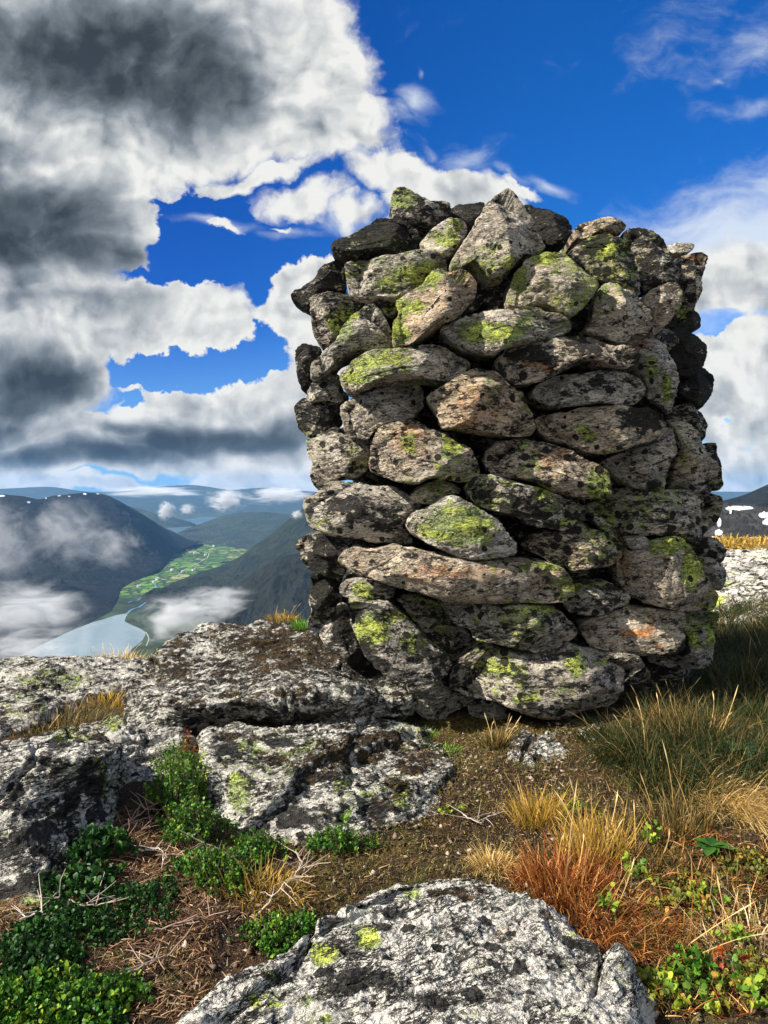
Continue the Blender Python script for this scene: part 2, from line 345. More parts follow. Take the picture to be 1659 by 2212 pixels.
BLACK = [(770,2120,110,35,1.0),(840,1975,60,16,.9),(1010,1985,60,16,.4),(1150,2110,110,35,.8),(980,2160,120,25,.7),(620,2150,60,26,.7),(480,2190,40,30,.6),(1250,2060,60,40,.6),(60,1830,90,50,.9),(120,1750,50,60,.6),(40,1900,80,40,.9),(480,1620,40,30,.8),(660,1760,90,30,.9),(820,1745,60,25,.8),(620,1600,110,14,.6),(200,1700,24,70,1.0),(830,505,60,22,.7),(1390,900,55,34,1.2),(1150,770,60,18,.7),(1280,745,50,12,1.),(1290,520,18,25,.9),(1290,830,50,14,.5),(1130,1100,40,20,.5),(900,870,0.1,0.1,0),(940,1395,60,30,.3),
 (760,1100,60,30,.6),(840,1120,50,30,.6),(1410,1050,22,12,1.),(1480,1395,16,30,1.3),(1460,1410,30,20,.8),(960,1465,30,20,.5),(1000,1440,60,30,.2),(900,1420,30,12,.6),(1230,1080,0.1,0.1,0),
 (700,1200,30,50,.6),(690,1260,40,60,.6),(740,1350,18,50,1.),(780,1440,60,60,.7),(900,820,0.1,0.1,0),(560,1500,160,20,.3),(500,1440,170,30,.35),(700,1420,120,40,.5)]
PALE = [(770,1196,70,14,1.2),(740,1180,30,12,.8),(1000,1000,30,20,.4),(700,1500,130,26,.8),(600,1500,80,25,.7),(420,1370,80,30,.5),(380,1450,60,50,.5),(700,1190,30,20,.3),(1215,500,8,12,1.5),(1020,470,30,40,.25),
 (810,700,40,40,.5),(1200,1350,90,30,.4),(660,1330,20,20,.4),(820,960,12,20,.5),(1240,830,70,20,.3),(1440,1120,50,30,.25)]
BROWN = [(600,1400,130,50,1.0),(760,1380,60,30,1.0),(500,1360,60,15,.5),(700,1640,160,40,.9),(600,1640,60,25,.5),(800,1600,90,20,.8),(900,1640,60,60,1.0),(380,1400,30,20,.4),(1000,1930,80,14,.7),(180,1590,60,12,.5),(930,1780,60,30,.9),(200,1500,100,12,.4),(1180,1960,40,30,.4),(1270,2010,40,40,.5)]
def patch_field(V, L):
    Y = np.maximum(V[:, 1], .1); px = V[:, 0]/Y*F0+CX; py = HZ-(V[:, 2]-CAMZ)/Y*F0
    px = px+fbm(V, 11, 3, 301, .6)*26; py = py+fbm(V, 11, 3, 302, .6)*22
    r = np.zeros(len(V))
    for (x, y, rx, ry, w) in L:
        d = ((px-x)/rx)**2+((py-y)/ry)**2
        r = np.maximum(r, w*(1-sst(np.sqrt(d), .45, 1.25)))
    return r
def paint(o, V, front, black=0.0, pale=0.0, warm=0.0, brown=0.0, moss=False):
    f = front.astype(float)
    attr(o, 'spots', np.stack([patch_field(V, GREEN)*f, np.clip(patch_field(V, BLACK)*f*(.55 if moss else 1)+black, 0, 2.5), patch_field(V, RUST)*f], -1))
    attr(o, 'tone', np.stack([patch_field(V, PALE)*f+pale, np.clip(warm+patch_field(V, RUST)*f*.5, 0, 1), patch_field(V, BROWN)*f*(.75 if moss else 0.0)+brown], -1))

# ------------------------------------------------------------------ the stones of the cairn
CROP = {'A': (603.5, 384), 'B': (1042.4, 384), 'C': (603.5, 877.8), 'D': (1042.4, 877.8), 'E': (603.5, 1261.8), 'F': (1110.4, 1261.8)}
def face_Y(px, py):                    # distance of the cairn's face: bulging to the viewer, curving back at its sides
    u = (px-1085)/460.0
    return 2.62+.17*abs(u)**2.6+(.16 if py < 700 else 0)*(700-py)/300.0+.04*max(0, u)
def stone(label, crop, pts, dY=0.0, black=0.0, pale=0.0, warm=0.0, fat=1.0, box=.56, flat=None, cat='stone'):
    global SEED
    SEED += 1; rs = np.random.RandomState(SEED*7+3)
    ox, oy = CROP[crop]; q = np.array(pts, float)*.3307+np.array([ox, oy])
    a = .5*np.sum(q[:, 0]*np.roll(q[:, 1], -1)-np.roll(q[:, 0], -1)*q[:, 1])
    if a < 0: q = q[::-1]
    T = 132; o2 = catmull(q, T)
    c2 = o2.mean(0); Yf = face_Y(*c2)+dY; Yo = Yf+.05
    O = np.stack([(o2[:, 0]-CX)/F0*Yo, np.full(T, Yo), CAMZ-(o2[:, 1]-HZ)/F0*Yo], -1)
    X = O[:, [0, 2]]; cm = X.mean(0); U, S, Vt = np.linalg.svd(X-cm, full_matrices=False); ax = Vt[0]
    proj = (X-cm)@ax; perp = (X-cm)@Vt[1]; L = (proj.max()-proj.min())/2; H = (perp.max()-perp.min())/2
    k = np.clip(proj*.8, -(L-H)*.9 if L > H else 0, (L-H)*.9 if L > H else 0)
    mid = cm+k[:, None]*ax
    M = np.stack([mid[:, 0], np.full(T, Yo), mid[:, 1]], -1); O = M+(O-M)*(1-min(.10, .0045/max(H, .02)))
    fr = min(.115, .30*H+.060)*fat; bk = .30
    phi = np.linspace(-math.pi/2, math.pi/2, 46); phi = np.concatenate([phi[phi < 0][::3], [0], phi[phi > 0]])
    rings = []
    for ph in phi:                     # from the back through the outline to the front
        s = math.cos(ph)**(box if ph > 0 else .5); d = -fr*math.sin(ph)**.9 if ph > 0 else bk*abs(math.sin(ph))**.9
        r = M+(O-M)*s; r[:, 1] = Yo+d; rings.append(r)
    G = np.array(rings)
    # a middle tilt, then broken facets
    tx, tz = rs.uniform(-.22, .22), rs.uniform(-.05, .38)
    fm = (G[..., 1] < Yo)
    cen = np.array([cm[0], Yo, cm[1]])
    depth = np.where(fm, (Yo-G[..., 1])/fr, 0)
    G[..., 1] += depth*(tx*(G[..., 0]-cm[0])+tz*(G[..., 2]-cm[1]))
    for _ in range(9):
        n = np.array([rs.uniform(-1, 1), -rs.uniform(.55, 1.3), rs.uniform(-.6, 1.1)]); n /= np.linalg.norm(n)
        dist = ((G-cen)@n); mx = dist.max(); lim = mx*rs.uniform(.52, .80)
        over = np.maximum(dist-lim, 0)*.93*np.where(fm, 1, .0)
        G -= over[..., None]*n
    N = gnormals(G)
    if np.sum(N[-6, :, 1]) > 0: N = -N
    sh = np.array([SEED*3.1, SEED*1.7, SEED*.9]); Q = G+sh
    st = Q*np.array([1, 1, 2.0])
    d = fbm(Q, 7, 3, 5)*.013+fbm(st, 20, 3, 9, .6)*.0065+fbm(st, 60, 3, 3, .6, True)*.0045
    big = sst(L*H, .002, .012)
    G = G+N*(d*(.55+.45*big))[..., None]
    V = G.reshape(-1, 3); R = len(phi); F = grid_faces(R, T)
    caps = [list(range(T))[::-1], list(range((R-1)*T, R*T))]
    o = mesh_obj('stone', V, [*F.tolist(), *caps], M_STONE)
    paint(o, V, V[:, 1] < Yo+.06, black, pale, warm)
    recentre(o)
    return tag(o, label, cat, 'stones stacked in the cairn')
SEED = 0
STONES = [
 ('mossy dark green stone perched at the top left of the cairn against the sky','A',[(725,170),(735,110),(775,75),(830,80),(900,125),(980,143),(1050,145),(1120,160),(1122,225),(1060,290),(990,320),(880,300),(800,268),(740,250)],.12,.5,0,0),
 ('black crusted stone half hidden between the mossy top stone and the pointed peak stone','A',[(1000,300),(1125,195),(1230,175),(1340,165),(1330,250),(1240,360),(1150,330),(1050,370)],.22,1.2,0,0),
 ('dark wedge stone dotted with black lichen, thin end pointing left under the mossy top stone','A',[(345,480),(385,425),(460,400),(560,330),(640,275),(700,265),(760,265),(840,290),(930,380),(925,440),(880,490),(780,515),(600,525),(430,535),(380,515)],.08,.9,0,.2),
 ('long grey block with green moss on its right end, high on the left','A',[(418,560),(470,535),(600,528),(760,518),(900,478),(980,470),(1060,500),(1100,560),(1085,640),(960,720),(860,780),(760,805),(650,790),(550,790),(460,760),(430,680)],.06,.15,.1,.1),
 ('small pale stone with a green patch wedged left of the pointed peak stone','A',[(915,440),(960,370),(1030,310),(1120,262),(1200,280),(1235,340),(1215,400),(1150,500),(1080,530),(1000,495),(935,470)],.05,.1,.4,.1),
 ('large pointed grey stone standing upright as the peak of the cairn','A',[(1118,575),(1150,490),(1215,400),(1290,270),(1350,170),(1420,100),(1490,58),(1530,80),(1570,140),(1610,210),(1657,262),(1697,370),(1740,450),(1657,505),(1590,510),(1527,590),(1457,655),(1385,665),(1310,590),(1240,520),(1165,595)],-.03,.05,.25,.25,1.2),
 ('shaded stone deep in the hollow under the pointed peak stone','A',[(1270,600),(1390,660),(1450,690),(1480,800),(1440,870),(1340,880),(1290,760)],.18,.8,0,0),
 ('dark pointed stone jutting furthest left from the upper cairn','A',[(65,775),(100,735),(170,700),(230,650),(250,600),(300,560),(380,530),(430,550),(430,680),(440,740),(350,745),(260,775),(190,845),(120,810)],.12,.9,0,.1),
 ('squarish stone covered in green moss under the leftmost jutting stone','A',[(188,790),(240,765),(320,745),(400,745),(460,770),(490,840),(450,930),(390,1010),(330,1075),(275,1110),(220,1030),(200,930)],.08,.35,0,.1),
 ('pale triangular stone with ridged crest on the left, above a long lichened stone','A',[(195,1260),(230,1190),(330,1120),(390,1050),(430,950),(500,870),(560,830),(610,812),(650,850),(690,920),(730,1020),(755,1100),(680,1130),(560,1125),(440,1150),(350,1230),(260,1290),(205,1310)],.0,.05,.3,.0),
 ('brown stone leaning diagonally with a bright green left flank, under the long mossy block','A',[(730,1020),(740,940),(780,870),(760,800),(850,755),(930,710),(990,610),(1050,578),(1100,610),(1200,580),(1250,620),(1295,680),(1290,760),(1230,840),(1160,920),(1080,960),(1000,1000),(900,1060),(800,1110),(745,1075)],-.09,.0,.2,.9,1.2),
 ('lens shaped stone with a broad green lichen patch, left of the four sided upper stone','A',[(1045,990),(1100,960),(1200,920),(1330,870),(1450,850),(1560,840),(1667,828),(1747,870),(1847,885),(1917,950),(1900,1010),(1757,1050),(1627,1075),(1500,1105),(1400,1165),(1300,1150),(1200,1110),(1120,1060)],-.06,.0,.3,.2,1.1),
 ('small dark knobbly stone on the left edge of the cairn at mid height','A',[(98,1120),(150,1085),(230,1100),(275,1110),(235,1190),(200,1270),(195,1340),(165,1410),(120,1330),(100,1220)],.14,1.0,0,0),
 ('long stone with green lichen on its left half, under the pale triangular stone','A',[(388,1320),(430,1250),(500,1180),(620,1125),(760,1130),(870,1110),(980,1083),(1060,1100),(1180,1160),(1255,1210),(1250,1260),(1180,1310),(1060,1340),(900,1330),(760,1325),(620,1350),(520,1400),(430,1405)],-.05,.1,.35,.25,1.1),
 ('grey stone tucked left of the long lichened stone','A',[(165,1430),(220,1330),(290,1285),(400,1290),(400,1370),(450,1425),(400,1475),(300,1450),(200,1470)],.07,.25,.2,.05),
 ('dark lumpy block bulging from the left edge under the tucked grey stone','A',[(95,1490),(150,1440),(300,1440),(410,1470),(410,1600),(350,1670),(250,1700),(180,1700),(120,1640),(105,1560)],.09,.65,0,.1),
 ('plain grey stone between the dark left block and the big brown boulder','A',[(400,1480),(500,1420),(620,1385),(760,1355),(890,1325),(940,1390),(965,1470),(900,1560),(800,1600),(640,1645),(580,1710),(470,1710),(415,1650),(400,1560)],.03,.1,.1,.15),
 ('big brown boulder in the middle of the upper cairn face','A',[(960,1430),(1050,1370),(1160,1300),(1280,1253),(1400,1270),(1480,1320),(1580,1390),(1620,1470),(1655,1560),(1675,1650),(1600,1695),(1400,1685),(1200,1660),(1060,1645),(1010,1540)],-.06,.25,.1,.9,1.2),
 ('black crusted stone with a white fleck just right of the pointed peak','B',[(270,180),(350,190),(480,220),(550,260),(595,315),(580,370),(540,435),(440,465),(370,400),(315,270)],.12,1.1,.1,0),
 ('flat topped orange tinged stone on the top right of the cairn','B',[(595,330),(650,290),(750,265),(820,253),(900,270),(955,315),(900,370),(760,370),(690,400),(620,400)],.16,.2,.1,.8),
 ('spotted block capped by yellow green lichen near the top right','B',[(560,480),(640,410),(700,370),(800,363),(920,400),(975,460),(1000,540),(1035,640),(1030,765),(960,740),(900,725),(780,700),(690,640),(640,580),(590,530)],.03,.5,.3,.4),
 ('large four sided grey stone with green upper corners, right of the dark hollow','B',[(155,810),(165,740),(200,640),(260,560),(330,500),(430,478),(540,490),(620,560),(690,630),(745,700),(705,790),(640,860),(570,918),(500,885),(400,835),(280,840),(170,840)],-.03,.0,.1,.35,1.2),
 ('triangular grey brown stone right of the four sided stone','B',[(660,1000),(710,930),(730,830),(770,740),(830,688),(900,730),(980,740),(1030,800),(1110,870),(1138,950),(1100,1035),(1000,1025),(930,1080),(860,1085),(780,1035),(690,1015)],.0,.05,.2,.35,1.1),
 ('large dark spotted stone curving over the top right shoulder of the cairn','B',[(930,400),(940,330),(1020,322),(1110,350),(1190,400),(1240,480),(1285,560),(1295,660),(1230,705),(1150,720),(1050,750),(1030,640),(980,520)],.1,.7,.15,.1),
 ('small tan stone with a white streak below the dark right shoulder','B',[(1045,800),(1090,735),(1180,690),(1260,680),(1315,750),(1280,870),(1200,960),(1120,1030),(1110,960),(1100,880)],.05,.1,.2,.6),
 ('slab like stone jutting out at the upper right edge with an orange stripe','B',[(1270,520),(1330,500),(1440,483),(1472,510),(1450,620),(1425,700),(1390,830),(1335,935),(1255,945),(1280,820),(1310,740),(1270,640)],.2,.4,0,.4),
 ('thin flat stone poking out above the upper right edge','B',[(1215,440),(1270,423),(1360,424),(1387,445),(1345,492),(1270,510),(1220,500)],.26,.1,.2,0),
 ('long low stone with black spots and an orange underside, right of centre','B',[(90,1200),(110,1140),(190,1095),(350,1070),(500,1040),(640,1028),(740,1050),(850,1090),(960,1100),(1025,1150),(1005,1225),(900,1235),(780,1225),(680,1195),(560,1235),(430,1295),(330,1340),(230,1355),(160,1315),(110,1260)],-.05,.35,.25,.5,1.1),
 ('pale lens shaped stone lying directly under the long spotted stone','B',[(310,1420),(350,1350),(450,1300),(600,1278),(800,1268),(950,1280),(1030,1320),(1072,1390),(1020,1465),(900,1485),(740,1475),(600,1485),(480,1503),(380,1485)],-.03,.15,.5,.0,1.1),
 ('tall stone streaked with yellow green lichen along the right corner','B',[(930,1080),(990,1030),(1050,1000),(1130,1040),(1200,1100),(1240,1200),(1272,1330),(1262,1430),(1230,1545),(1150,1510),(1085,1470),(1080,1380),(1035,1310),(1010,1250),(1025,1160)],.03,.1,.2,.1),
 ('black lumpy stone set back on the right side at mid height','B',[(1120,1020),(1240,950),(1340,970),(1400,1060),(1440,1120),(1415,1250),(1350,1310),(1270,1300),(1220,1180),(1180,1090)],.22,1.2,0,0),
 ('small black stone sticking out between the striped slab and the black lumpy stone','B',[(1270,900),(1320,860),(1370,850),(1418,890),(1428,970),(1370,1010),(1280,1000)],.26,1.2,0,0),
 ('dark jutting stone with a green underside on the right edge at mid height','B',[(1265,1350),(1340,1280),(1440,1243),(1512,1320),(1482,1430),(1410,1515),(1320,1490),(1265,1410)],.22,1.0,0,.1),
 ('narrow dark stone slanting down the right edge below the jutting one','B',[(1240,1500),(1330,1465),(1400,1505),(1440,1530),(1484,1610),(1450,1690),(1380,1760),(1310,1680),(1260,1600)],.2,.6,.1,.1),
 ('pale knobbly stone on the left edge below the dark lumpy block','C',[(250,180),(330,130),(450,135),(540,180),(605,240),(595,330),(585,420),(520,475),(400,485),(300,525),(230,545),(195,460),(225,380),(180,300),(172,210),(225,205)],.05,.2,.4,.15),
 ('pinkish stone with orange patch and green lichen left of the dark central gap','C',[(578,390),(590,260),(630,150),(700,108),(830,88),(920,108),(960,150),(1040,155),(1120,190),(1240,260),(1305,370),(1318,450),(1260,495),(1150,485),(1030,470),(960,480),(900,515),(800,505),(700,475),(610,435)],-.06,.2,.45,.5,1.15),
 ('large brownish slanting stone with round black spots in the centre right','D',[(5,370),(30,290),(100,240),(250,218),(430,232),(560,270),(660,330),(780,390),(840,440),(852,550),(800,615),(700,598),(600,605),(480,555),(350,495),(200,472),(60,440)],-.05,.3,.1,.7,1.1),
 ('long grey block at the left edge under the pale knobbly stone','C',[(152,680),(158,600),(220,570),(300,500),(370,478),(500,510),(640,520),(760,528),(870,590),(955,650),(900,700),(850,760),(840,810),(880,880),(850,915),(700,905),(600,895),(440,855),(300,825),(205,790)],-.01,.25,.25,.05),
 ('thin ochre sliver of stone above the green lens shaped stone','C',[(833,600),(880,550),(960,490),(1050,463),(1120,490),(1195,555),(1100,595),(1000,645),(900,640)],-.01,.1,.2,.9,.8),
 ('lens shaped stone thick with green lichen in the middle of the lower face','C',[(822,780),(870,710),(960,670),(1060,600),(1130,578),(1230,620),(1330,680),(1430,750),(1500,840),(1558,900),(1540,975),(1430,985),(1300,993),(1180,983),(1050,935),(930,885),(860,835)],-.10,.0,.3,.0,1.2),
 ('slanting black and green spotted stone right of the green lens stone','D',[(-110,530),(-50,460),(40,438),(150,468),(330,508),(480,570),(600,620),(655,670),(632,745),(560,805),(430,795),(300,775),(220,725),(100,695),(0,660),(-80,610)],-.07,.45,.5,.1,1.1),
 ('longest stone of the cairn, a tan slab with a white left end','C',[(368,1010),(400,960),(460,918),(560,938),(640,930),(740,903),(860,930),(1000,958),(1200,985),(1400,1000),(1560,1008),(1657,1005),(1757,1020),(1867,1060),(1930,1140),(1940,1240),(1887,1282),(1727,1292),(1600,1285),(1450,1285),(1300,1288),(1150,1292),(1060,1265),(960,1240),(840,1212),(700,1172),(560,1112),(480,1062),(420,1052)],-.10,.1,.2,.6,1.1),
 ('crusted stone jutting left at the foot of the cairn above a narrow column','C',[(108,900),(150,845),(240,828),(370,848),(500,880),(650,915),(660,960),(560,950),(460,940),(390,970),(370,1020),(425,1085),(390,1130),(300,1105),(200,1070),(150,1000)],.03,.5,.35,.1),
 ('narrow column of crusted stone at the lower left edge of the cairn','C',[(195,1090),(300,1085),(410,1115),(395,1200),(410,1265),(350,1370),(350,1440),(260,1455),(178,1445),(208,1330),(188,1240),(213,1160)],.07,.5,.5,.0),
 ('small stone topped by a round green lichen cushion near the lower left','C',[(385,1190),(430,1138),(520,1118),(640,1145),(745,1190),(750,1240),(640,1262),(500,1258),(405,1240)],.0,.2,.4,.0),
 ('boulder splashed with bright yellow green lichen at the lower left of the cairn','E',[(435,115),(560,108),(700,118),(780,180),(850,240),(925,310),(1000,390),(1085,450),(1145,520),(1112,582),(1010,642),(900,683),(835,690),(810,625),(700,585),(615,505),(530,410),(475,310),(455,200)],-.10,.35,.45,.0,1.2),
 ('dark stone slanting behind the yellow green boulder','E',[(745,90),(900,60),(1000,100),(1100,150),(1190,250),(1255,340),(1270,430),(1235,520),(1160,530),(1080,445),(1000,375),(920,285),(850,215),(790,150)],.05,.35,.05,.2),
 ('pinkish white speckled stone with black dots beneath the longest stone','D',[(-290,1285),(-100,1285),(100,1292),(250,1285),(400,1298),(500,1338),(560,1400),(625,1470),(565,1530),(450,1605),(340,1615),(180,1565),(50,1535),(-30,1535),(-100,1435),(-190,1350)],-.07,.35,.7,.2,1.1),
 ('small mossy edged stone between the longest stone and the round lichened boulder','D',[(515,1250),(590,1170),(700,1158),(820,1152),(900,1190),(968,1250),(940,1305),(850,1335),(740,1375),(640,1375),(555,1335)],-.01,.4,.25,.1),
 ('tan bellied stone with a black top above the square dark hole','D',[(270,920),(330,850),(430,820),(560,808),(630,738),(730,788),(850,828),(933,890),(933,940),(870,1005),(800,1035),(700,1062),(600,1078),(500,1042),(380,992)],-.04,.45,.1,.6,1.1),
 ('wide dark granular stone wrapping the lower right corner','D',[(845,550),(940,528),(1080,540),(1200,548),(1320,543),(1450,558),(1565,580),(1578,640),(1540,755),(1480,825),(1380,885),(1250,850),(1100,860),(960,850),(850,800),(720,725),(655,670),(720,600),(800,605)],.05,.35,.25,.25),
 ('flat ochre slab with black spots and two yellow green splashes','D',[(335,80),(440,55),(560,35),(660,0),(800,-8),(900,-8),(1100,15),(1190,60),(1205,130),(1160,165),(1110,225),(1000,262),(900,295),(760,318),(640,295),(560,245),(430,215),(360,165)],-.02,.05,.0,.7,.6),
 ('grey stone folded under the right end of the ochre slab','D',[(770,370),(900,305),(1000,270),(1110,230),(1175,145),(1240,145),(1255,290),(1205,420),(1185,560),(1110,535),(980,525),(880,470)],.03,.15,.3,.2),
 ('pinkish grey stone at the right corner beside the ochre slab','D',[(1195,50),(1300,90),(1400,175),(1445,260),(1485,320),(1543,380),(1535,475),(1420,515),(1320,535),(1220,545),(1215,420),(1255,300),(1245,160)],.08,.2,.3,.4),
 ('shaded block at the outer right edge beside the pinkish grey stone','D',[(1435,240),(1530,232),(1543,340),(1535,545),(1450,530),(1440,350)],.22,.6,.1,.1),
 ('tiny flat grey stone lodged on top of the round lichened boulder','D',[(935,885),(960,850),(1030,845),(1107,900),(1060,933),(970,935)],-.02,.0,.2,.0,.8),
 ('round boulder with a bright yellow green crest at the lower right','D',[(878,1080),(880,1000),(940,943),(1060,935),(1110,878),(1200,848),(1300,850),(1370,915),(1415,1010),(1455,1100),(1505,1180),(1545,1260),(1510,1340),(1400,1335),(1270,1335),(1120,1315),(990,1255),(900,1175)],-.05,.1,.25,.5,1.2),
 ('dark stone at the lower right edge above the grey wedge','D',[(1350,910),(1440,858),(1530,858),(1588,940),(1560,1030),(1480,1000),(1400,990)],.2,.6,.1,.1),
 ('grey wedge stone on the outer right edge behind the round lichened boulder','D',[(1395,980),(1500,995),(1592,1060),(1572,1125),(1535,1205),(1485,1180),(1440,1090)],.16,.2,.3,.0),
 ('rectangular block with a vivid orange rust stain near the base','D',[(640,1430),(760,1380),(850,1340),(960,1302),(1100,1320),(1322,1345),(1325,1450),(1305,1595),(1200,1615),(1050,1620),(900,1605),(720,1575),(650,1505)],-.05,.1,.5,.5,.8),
 ('upright corner stone edged with yellow green lichen at the lower right','F',[(1108,225),(1200,200),(1335,185),(1325,300),(1295,440),(1262,532),(1150,548),(1010,540),(870,505),(900,462),(1085,442),(1112,350)],.06,.15,.2,.0),
 ('great base boulder with green lichen patches carrying the front of the cairn','F',[(-432,655),(-420,590),(-330,480),(-230,400),(-100,415),(0,440),(120,455),(250,420),(370,393),(450,428),(600,448),(760,455),(835,480),(865,540),(780,592),(720,640),(690,745),(620,800),(450,845),(300,885),(180,885),(60,850),(-60,790),(-160,745),(-300,735),(-400,700)],-.06,.3,.2,.1,1.0),
 ('low grey foot stone half buried left of the great base boulder','E',[(760,690),(900,692),(1010,642),(1110,640),(1160,705),(1250,730),(1210,800),(1110,850),(1040,910),(960,880),(870,810)],.02,.1,.4,.0),
 ('grey foot stone in shade under the great base boulder','E',[(1210,730),(1330,735),(1440,760),(1500,830),(1500,900),(1380,905),(1240,860)],.04,.2,.3,.0),
 ('crusted black and white stone leaning between the narrow column and the splashed boulder','E',[(290,210),(400,110),(480,150),(520,260),(600,430),(640,560),(560,570),(470,520),(390,450),(320,430),(265,330)],.08,.4,.6,.0,1.2),
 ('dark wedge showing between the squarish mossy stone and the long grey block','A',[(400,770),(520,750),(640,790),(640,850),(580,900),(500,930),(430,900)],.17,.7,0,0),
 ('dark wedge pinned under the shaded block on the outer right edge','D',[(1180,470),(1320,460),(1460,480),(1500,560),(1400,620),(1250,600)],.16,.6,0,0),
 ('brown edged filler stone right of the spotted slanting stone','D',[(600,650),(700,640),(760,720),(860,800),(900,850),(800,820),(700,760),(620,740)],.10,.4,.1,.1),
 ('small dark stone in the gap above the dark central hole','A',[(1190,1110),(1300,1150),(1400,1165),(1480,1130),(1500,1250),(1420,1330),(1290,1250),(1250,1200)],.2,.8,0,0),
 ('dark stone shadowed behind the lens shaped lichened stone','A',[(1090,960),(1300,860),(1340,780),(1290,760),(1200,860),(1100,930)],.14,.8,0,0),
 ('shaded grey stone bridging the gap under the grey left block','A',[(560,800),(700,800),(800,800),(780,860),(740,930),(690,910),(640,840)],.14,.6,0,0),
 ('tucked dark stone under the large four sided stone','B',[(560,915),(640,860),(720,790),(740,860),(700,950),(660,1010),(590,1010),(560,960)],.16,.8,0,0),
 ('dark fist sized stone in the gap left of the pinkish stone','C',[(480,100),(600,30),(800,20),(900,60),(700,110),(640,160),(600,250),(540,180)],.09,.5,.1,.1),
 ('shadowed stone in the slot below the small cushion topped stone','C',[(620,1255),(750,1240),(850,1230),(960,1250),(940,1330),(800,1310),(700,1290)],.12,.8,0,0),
]
for a in STONES: stone(*a)
# stones of the back and the far flank, which the face hides: the ones showing over the rim only
def rubble_core():
    T, R = 150, 130; rings = []
    for i in range(R):
        z = -.05+i/(R-1)*1.83; th = np.linspace(0, 2*math.pi, T, endpoint=False)
        py = HZ-(z-CAMZ)/3.1*F0
        tp = sst(np.array(z), 1.45, 1.80)
        rx = .73-.03*z-.42*tp; ry = .42-.0*z-.18*tp; cx = .57-.02*z
        rings.append(np.stack([cx+rx*np.sign(np.cos(th))*abs(np.cos(th))**.75, 3.27+ry*np.sign(np.sin(th))*abs(np.sin(th))**.75, np.full(T, z)], -1))
    G = np.array(rings); N = gnormals(G)
    cell = np.abs(vnoise(G*np.array([5, 5, 9.]), 4)); G = G+N*(cell*.10-.05+fbm(G, 14, 3, 8)*.02)[..., None]
    V = G.reshape(-1, 3); F = grid_faces(R, T)
    o = mesh_obj('rubble_core', V, [*F.tolist(), list(range(T))[::-1], list(range((R-1)*T, R*T))], M_STONE)
    paint(o, V, np.zeros(len(V), bool), .7, .0, .1)  # black crust kept dense, colour that deepens the shadow in the gaps
    tag(o, 'dark rubble packing seen in the gaps between the stacked stones', 'rubble', None, 'stuff')
rubble_core()

# ------------------------------------------------------------------ ground
def edge_Y(X): return 3.35+.5*sst(X, -1, -.2)+8.7*sst(X, .3, 2.6)
def ground_z(X, Y):
    X = np.asarray(X, float); Y = np.asarray(Y, float)
    p = np.stack([X, Y, np.zeros_like(X)], -1)
    z = fbm(p, 1.3, 3, 21)*.05+fbm(p, 6, 3, 22)*.014
    z = z-.05*(1-sst(Y, 1.0, 1.7))
    z = z+.05*sst(X, .35, 1.0)*(1-sst(Y, 2.2, 3.5))
    z = z-np.maximum(Y-edge_Y(X), 0)**1.0*.95-.2*sst(Y-edge_Y(X), 0, .8)
    return np.maximum(z, -92)
def on_ground(px, py, lift=0.0):
    Ys = np.linspace(.5, 14, 1500); X = (px-CX)/F0*Ys; below = CAMZ-(py-HZ)/F0*Ys < ground_z(X, Ys)+lift
    Y = Ys[np.argmax(below)] if below.any() else 12.0
    return np.array([(px-CX)/F0*Y, Y, float(ground_z((px-CX)/F0*Y, Y))])

def soil_mat():
    m, t, b = mat_new('peat_and_moss')
    g = t.new('ShaderNodeNewGeometry'); p = g.outputs['Position']
    n1 = t.noise(p, 2.2, 5, .6); n2 = t.noise(p, 14, 5, .7); n3 = t.noise(p, 90, 4, .7); n4 = t.noise(p, 260, 2, .6)
    c = t.mix(t.ss(n2, .38, .62), (.014,.008,.005), (.060,.030,.014))
    c = t.mix(t.math('MULTIPLY', t.ss(n1, .48, .62), t.ss(n3, .4, .6)), c, (.16,.125,.028))
    c = t.mix(t.math('MULTIPLY', t.ss(t.noise(p, 5, 4, .6), .52, .64), .6), c, (.05,.075,.018))
    c = t.mix(t.ss(n3, .58, .72), c, (.17,.10,.05))
    c = t.mix(t.ss(n4, .66, .72), c, (.45,.37,.28))
    c = t.mix(t.ss(n3, .42, .34), c, (.008,.006,.004))
    t.l.new(c, b.inputs['Base Color'])
    bp = t.new('ShaderNodeBump'); bp.inputs['Strength'].default_value = 1; bp.inputs['Distance'].default_value = .03
    t.l.new(t.math('ADD', t.math('MULTIPLY', n3, .6), t.math('ADD', t.math('MULTIPLY', n4, .25), n2)), bp.inputs['Height']); t.l.new(bp.outputs[0], b.inputs['Normal'])
    return m
def ground():
    ny, nx = 620, 420
    yy = .25*(140/.25)**(np.linspace(0, 1, ny)); yy = np.concatenate([[-3.0, -1.0], yy])
    uu = np.linspace(-1, 1, nx); uu = np.sign(uu)*abs(uu)**1.25
    Yg = np.repeat(yy[:, None], nx, 1); Xg = uu[None, :]*(1.6+np.maximum(yy, 0)*1.15)[:, None]
    Z = ground_z(Xg, Yg)
    p = np.stack([Xg, Yg, np.zeros_like(Xg)], -1); Z = Z+fbm(p, 25, 3, 31)*.006*(Yg < 6)
    V = np.stack([Xg, Yg, Z], -1).reshape(-1, 3)
    struct(mesh_obj('ground', V, grid_faces(len(yy), nx, False), soil_mat()))
ground()

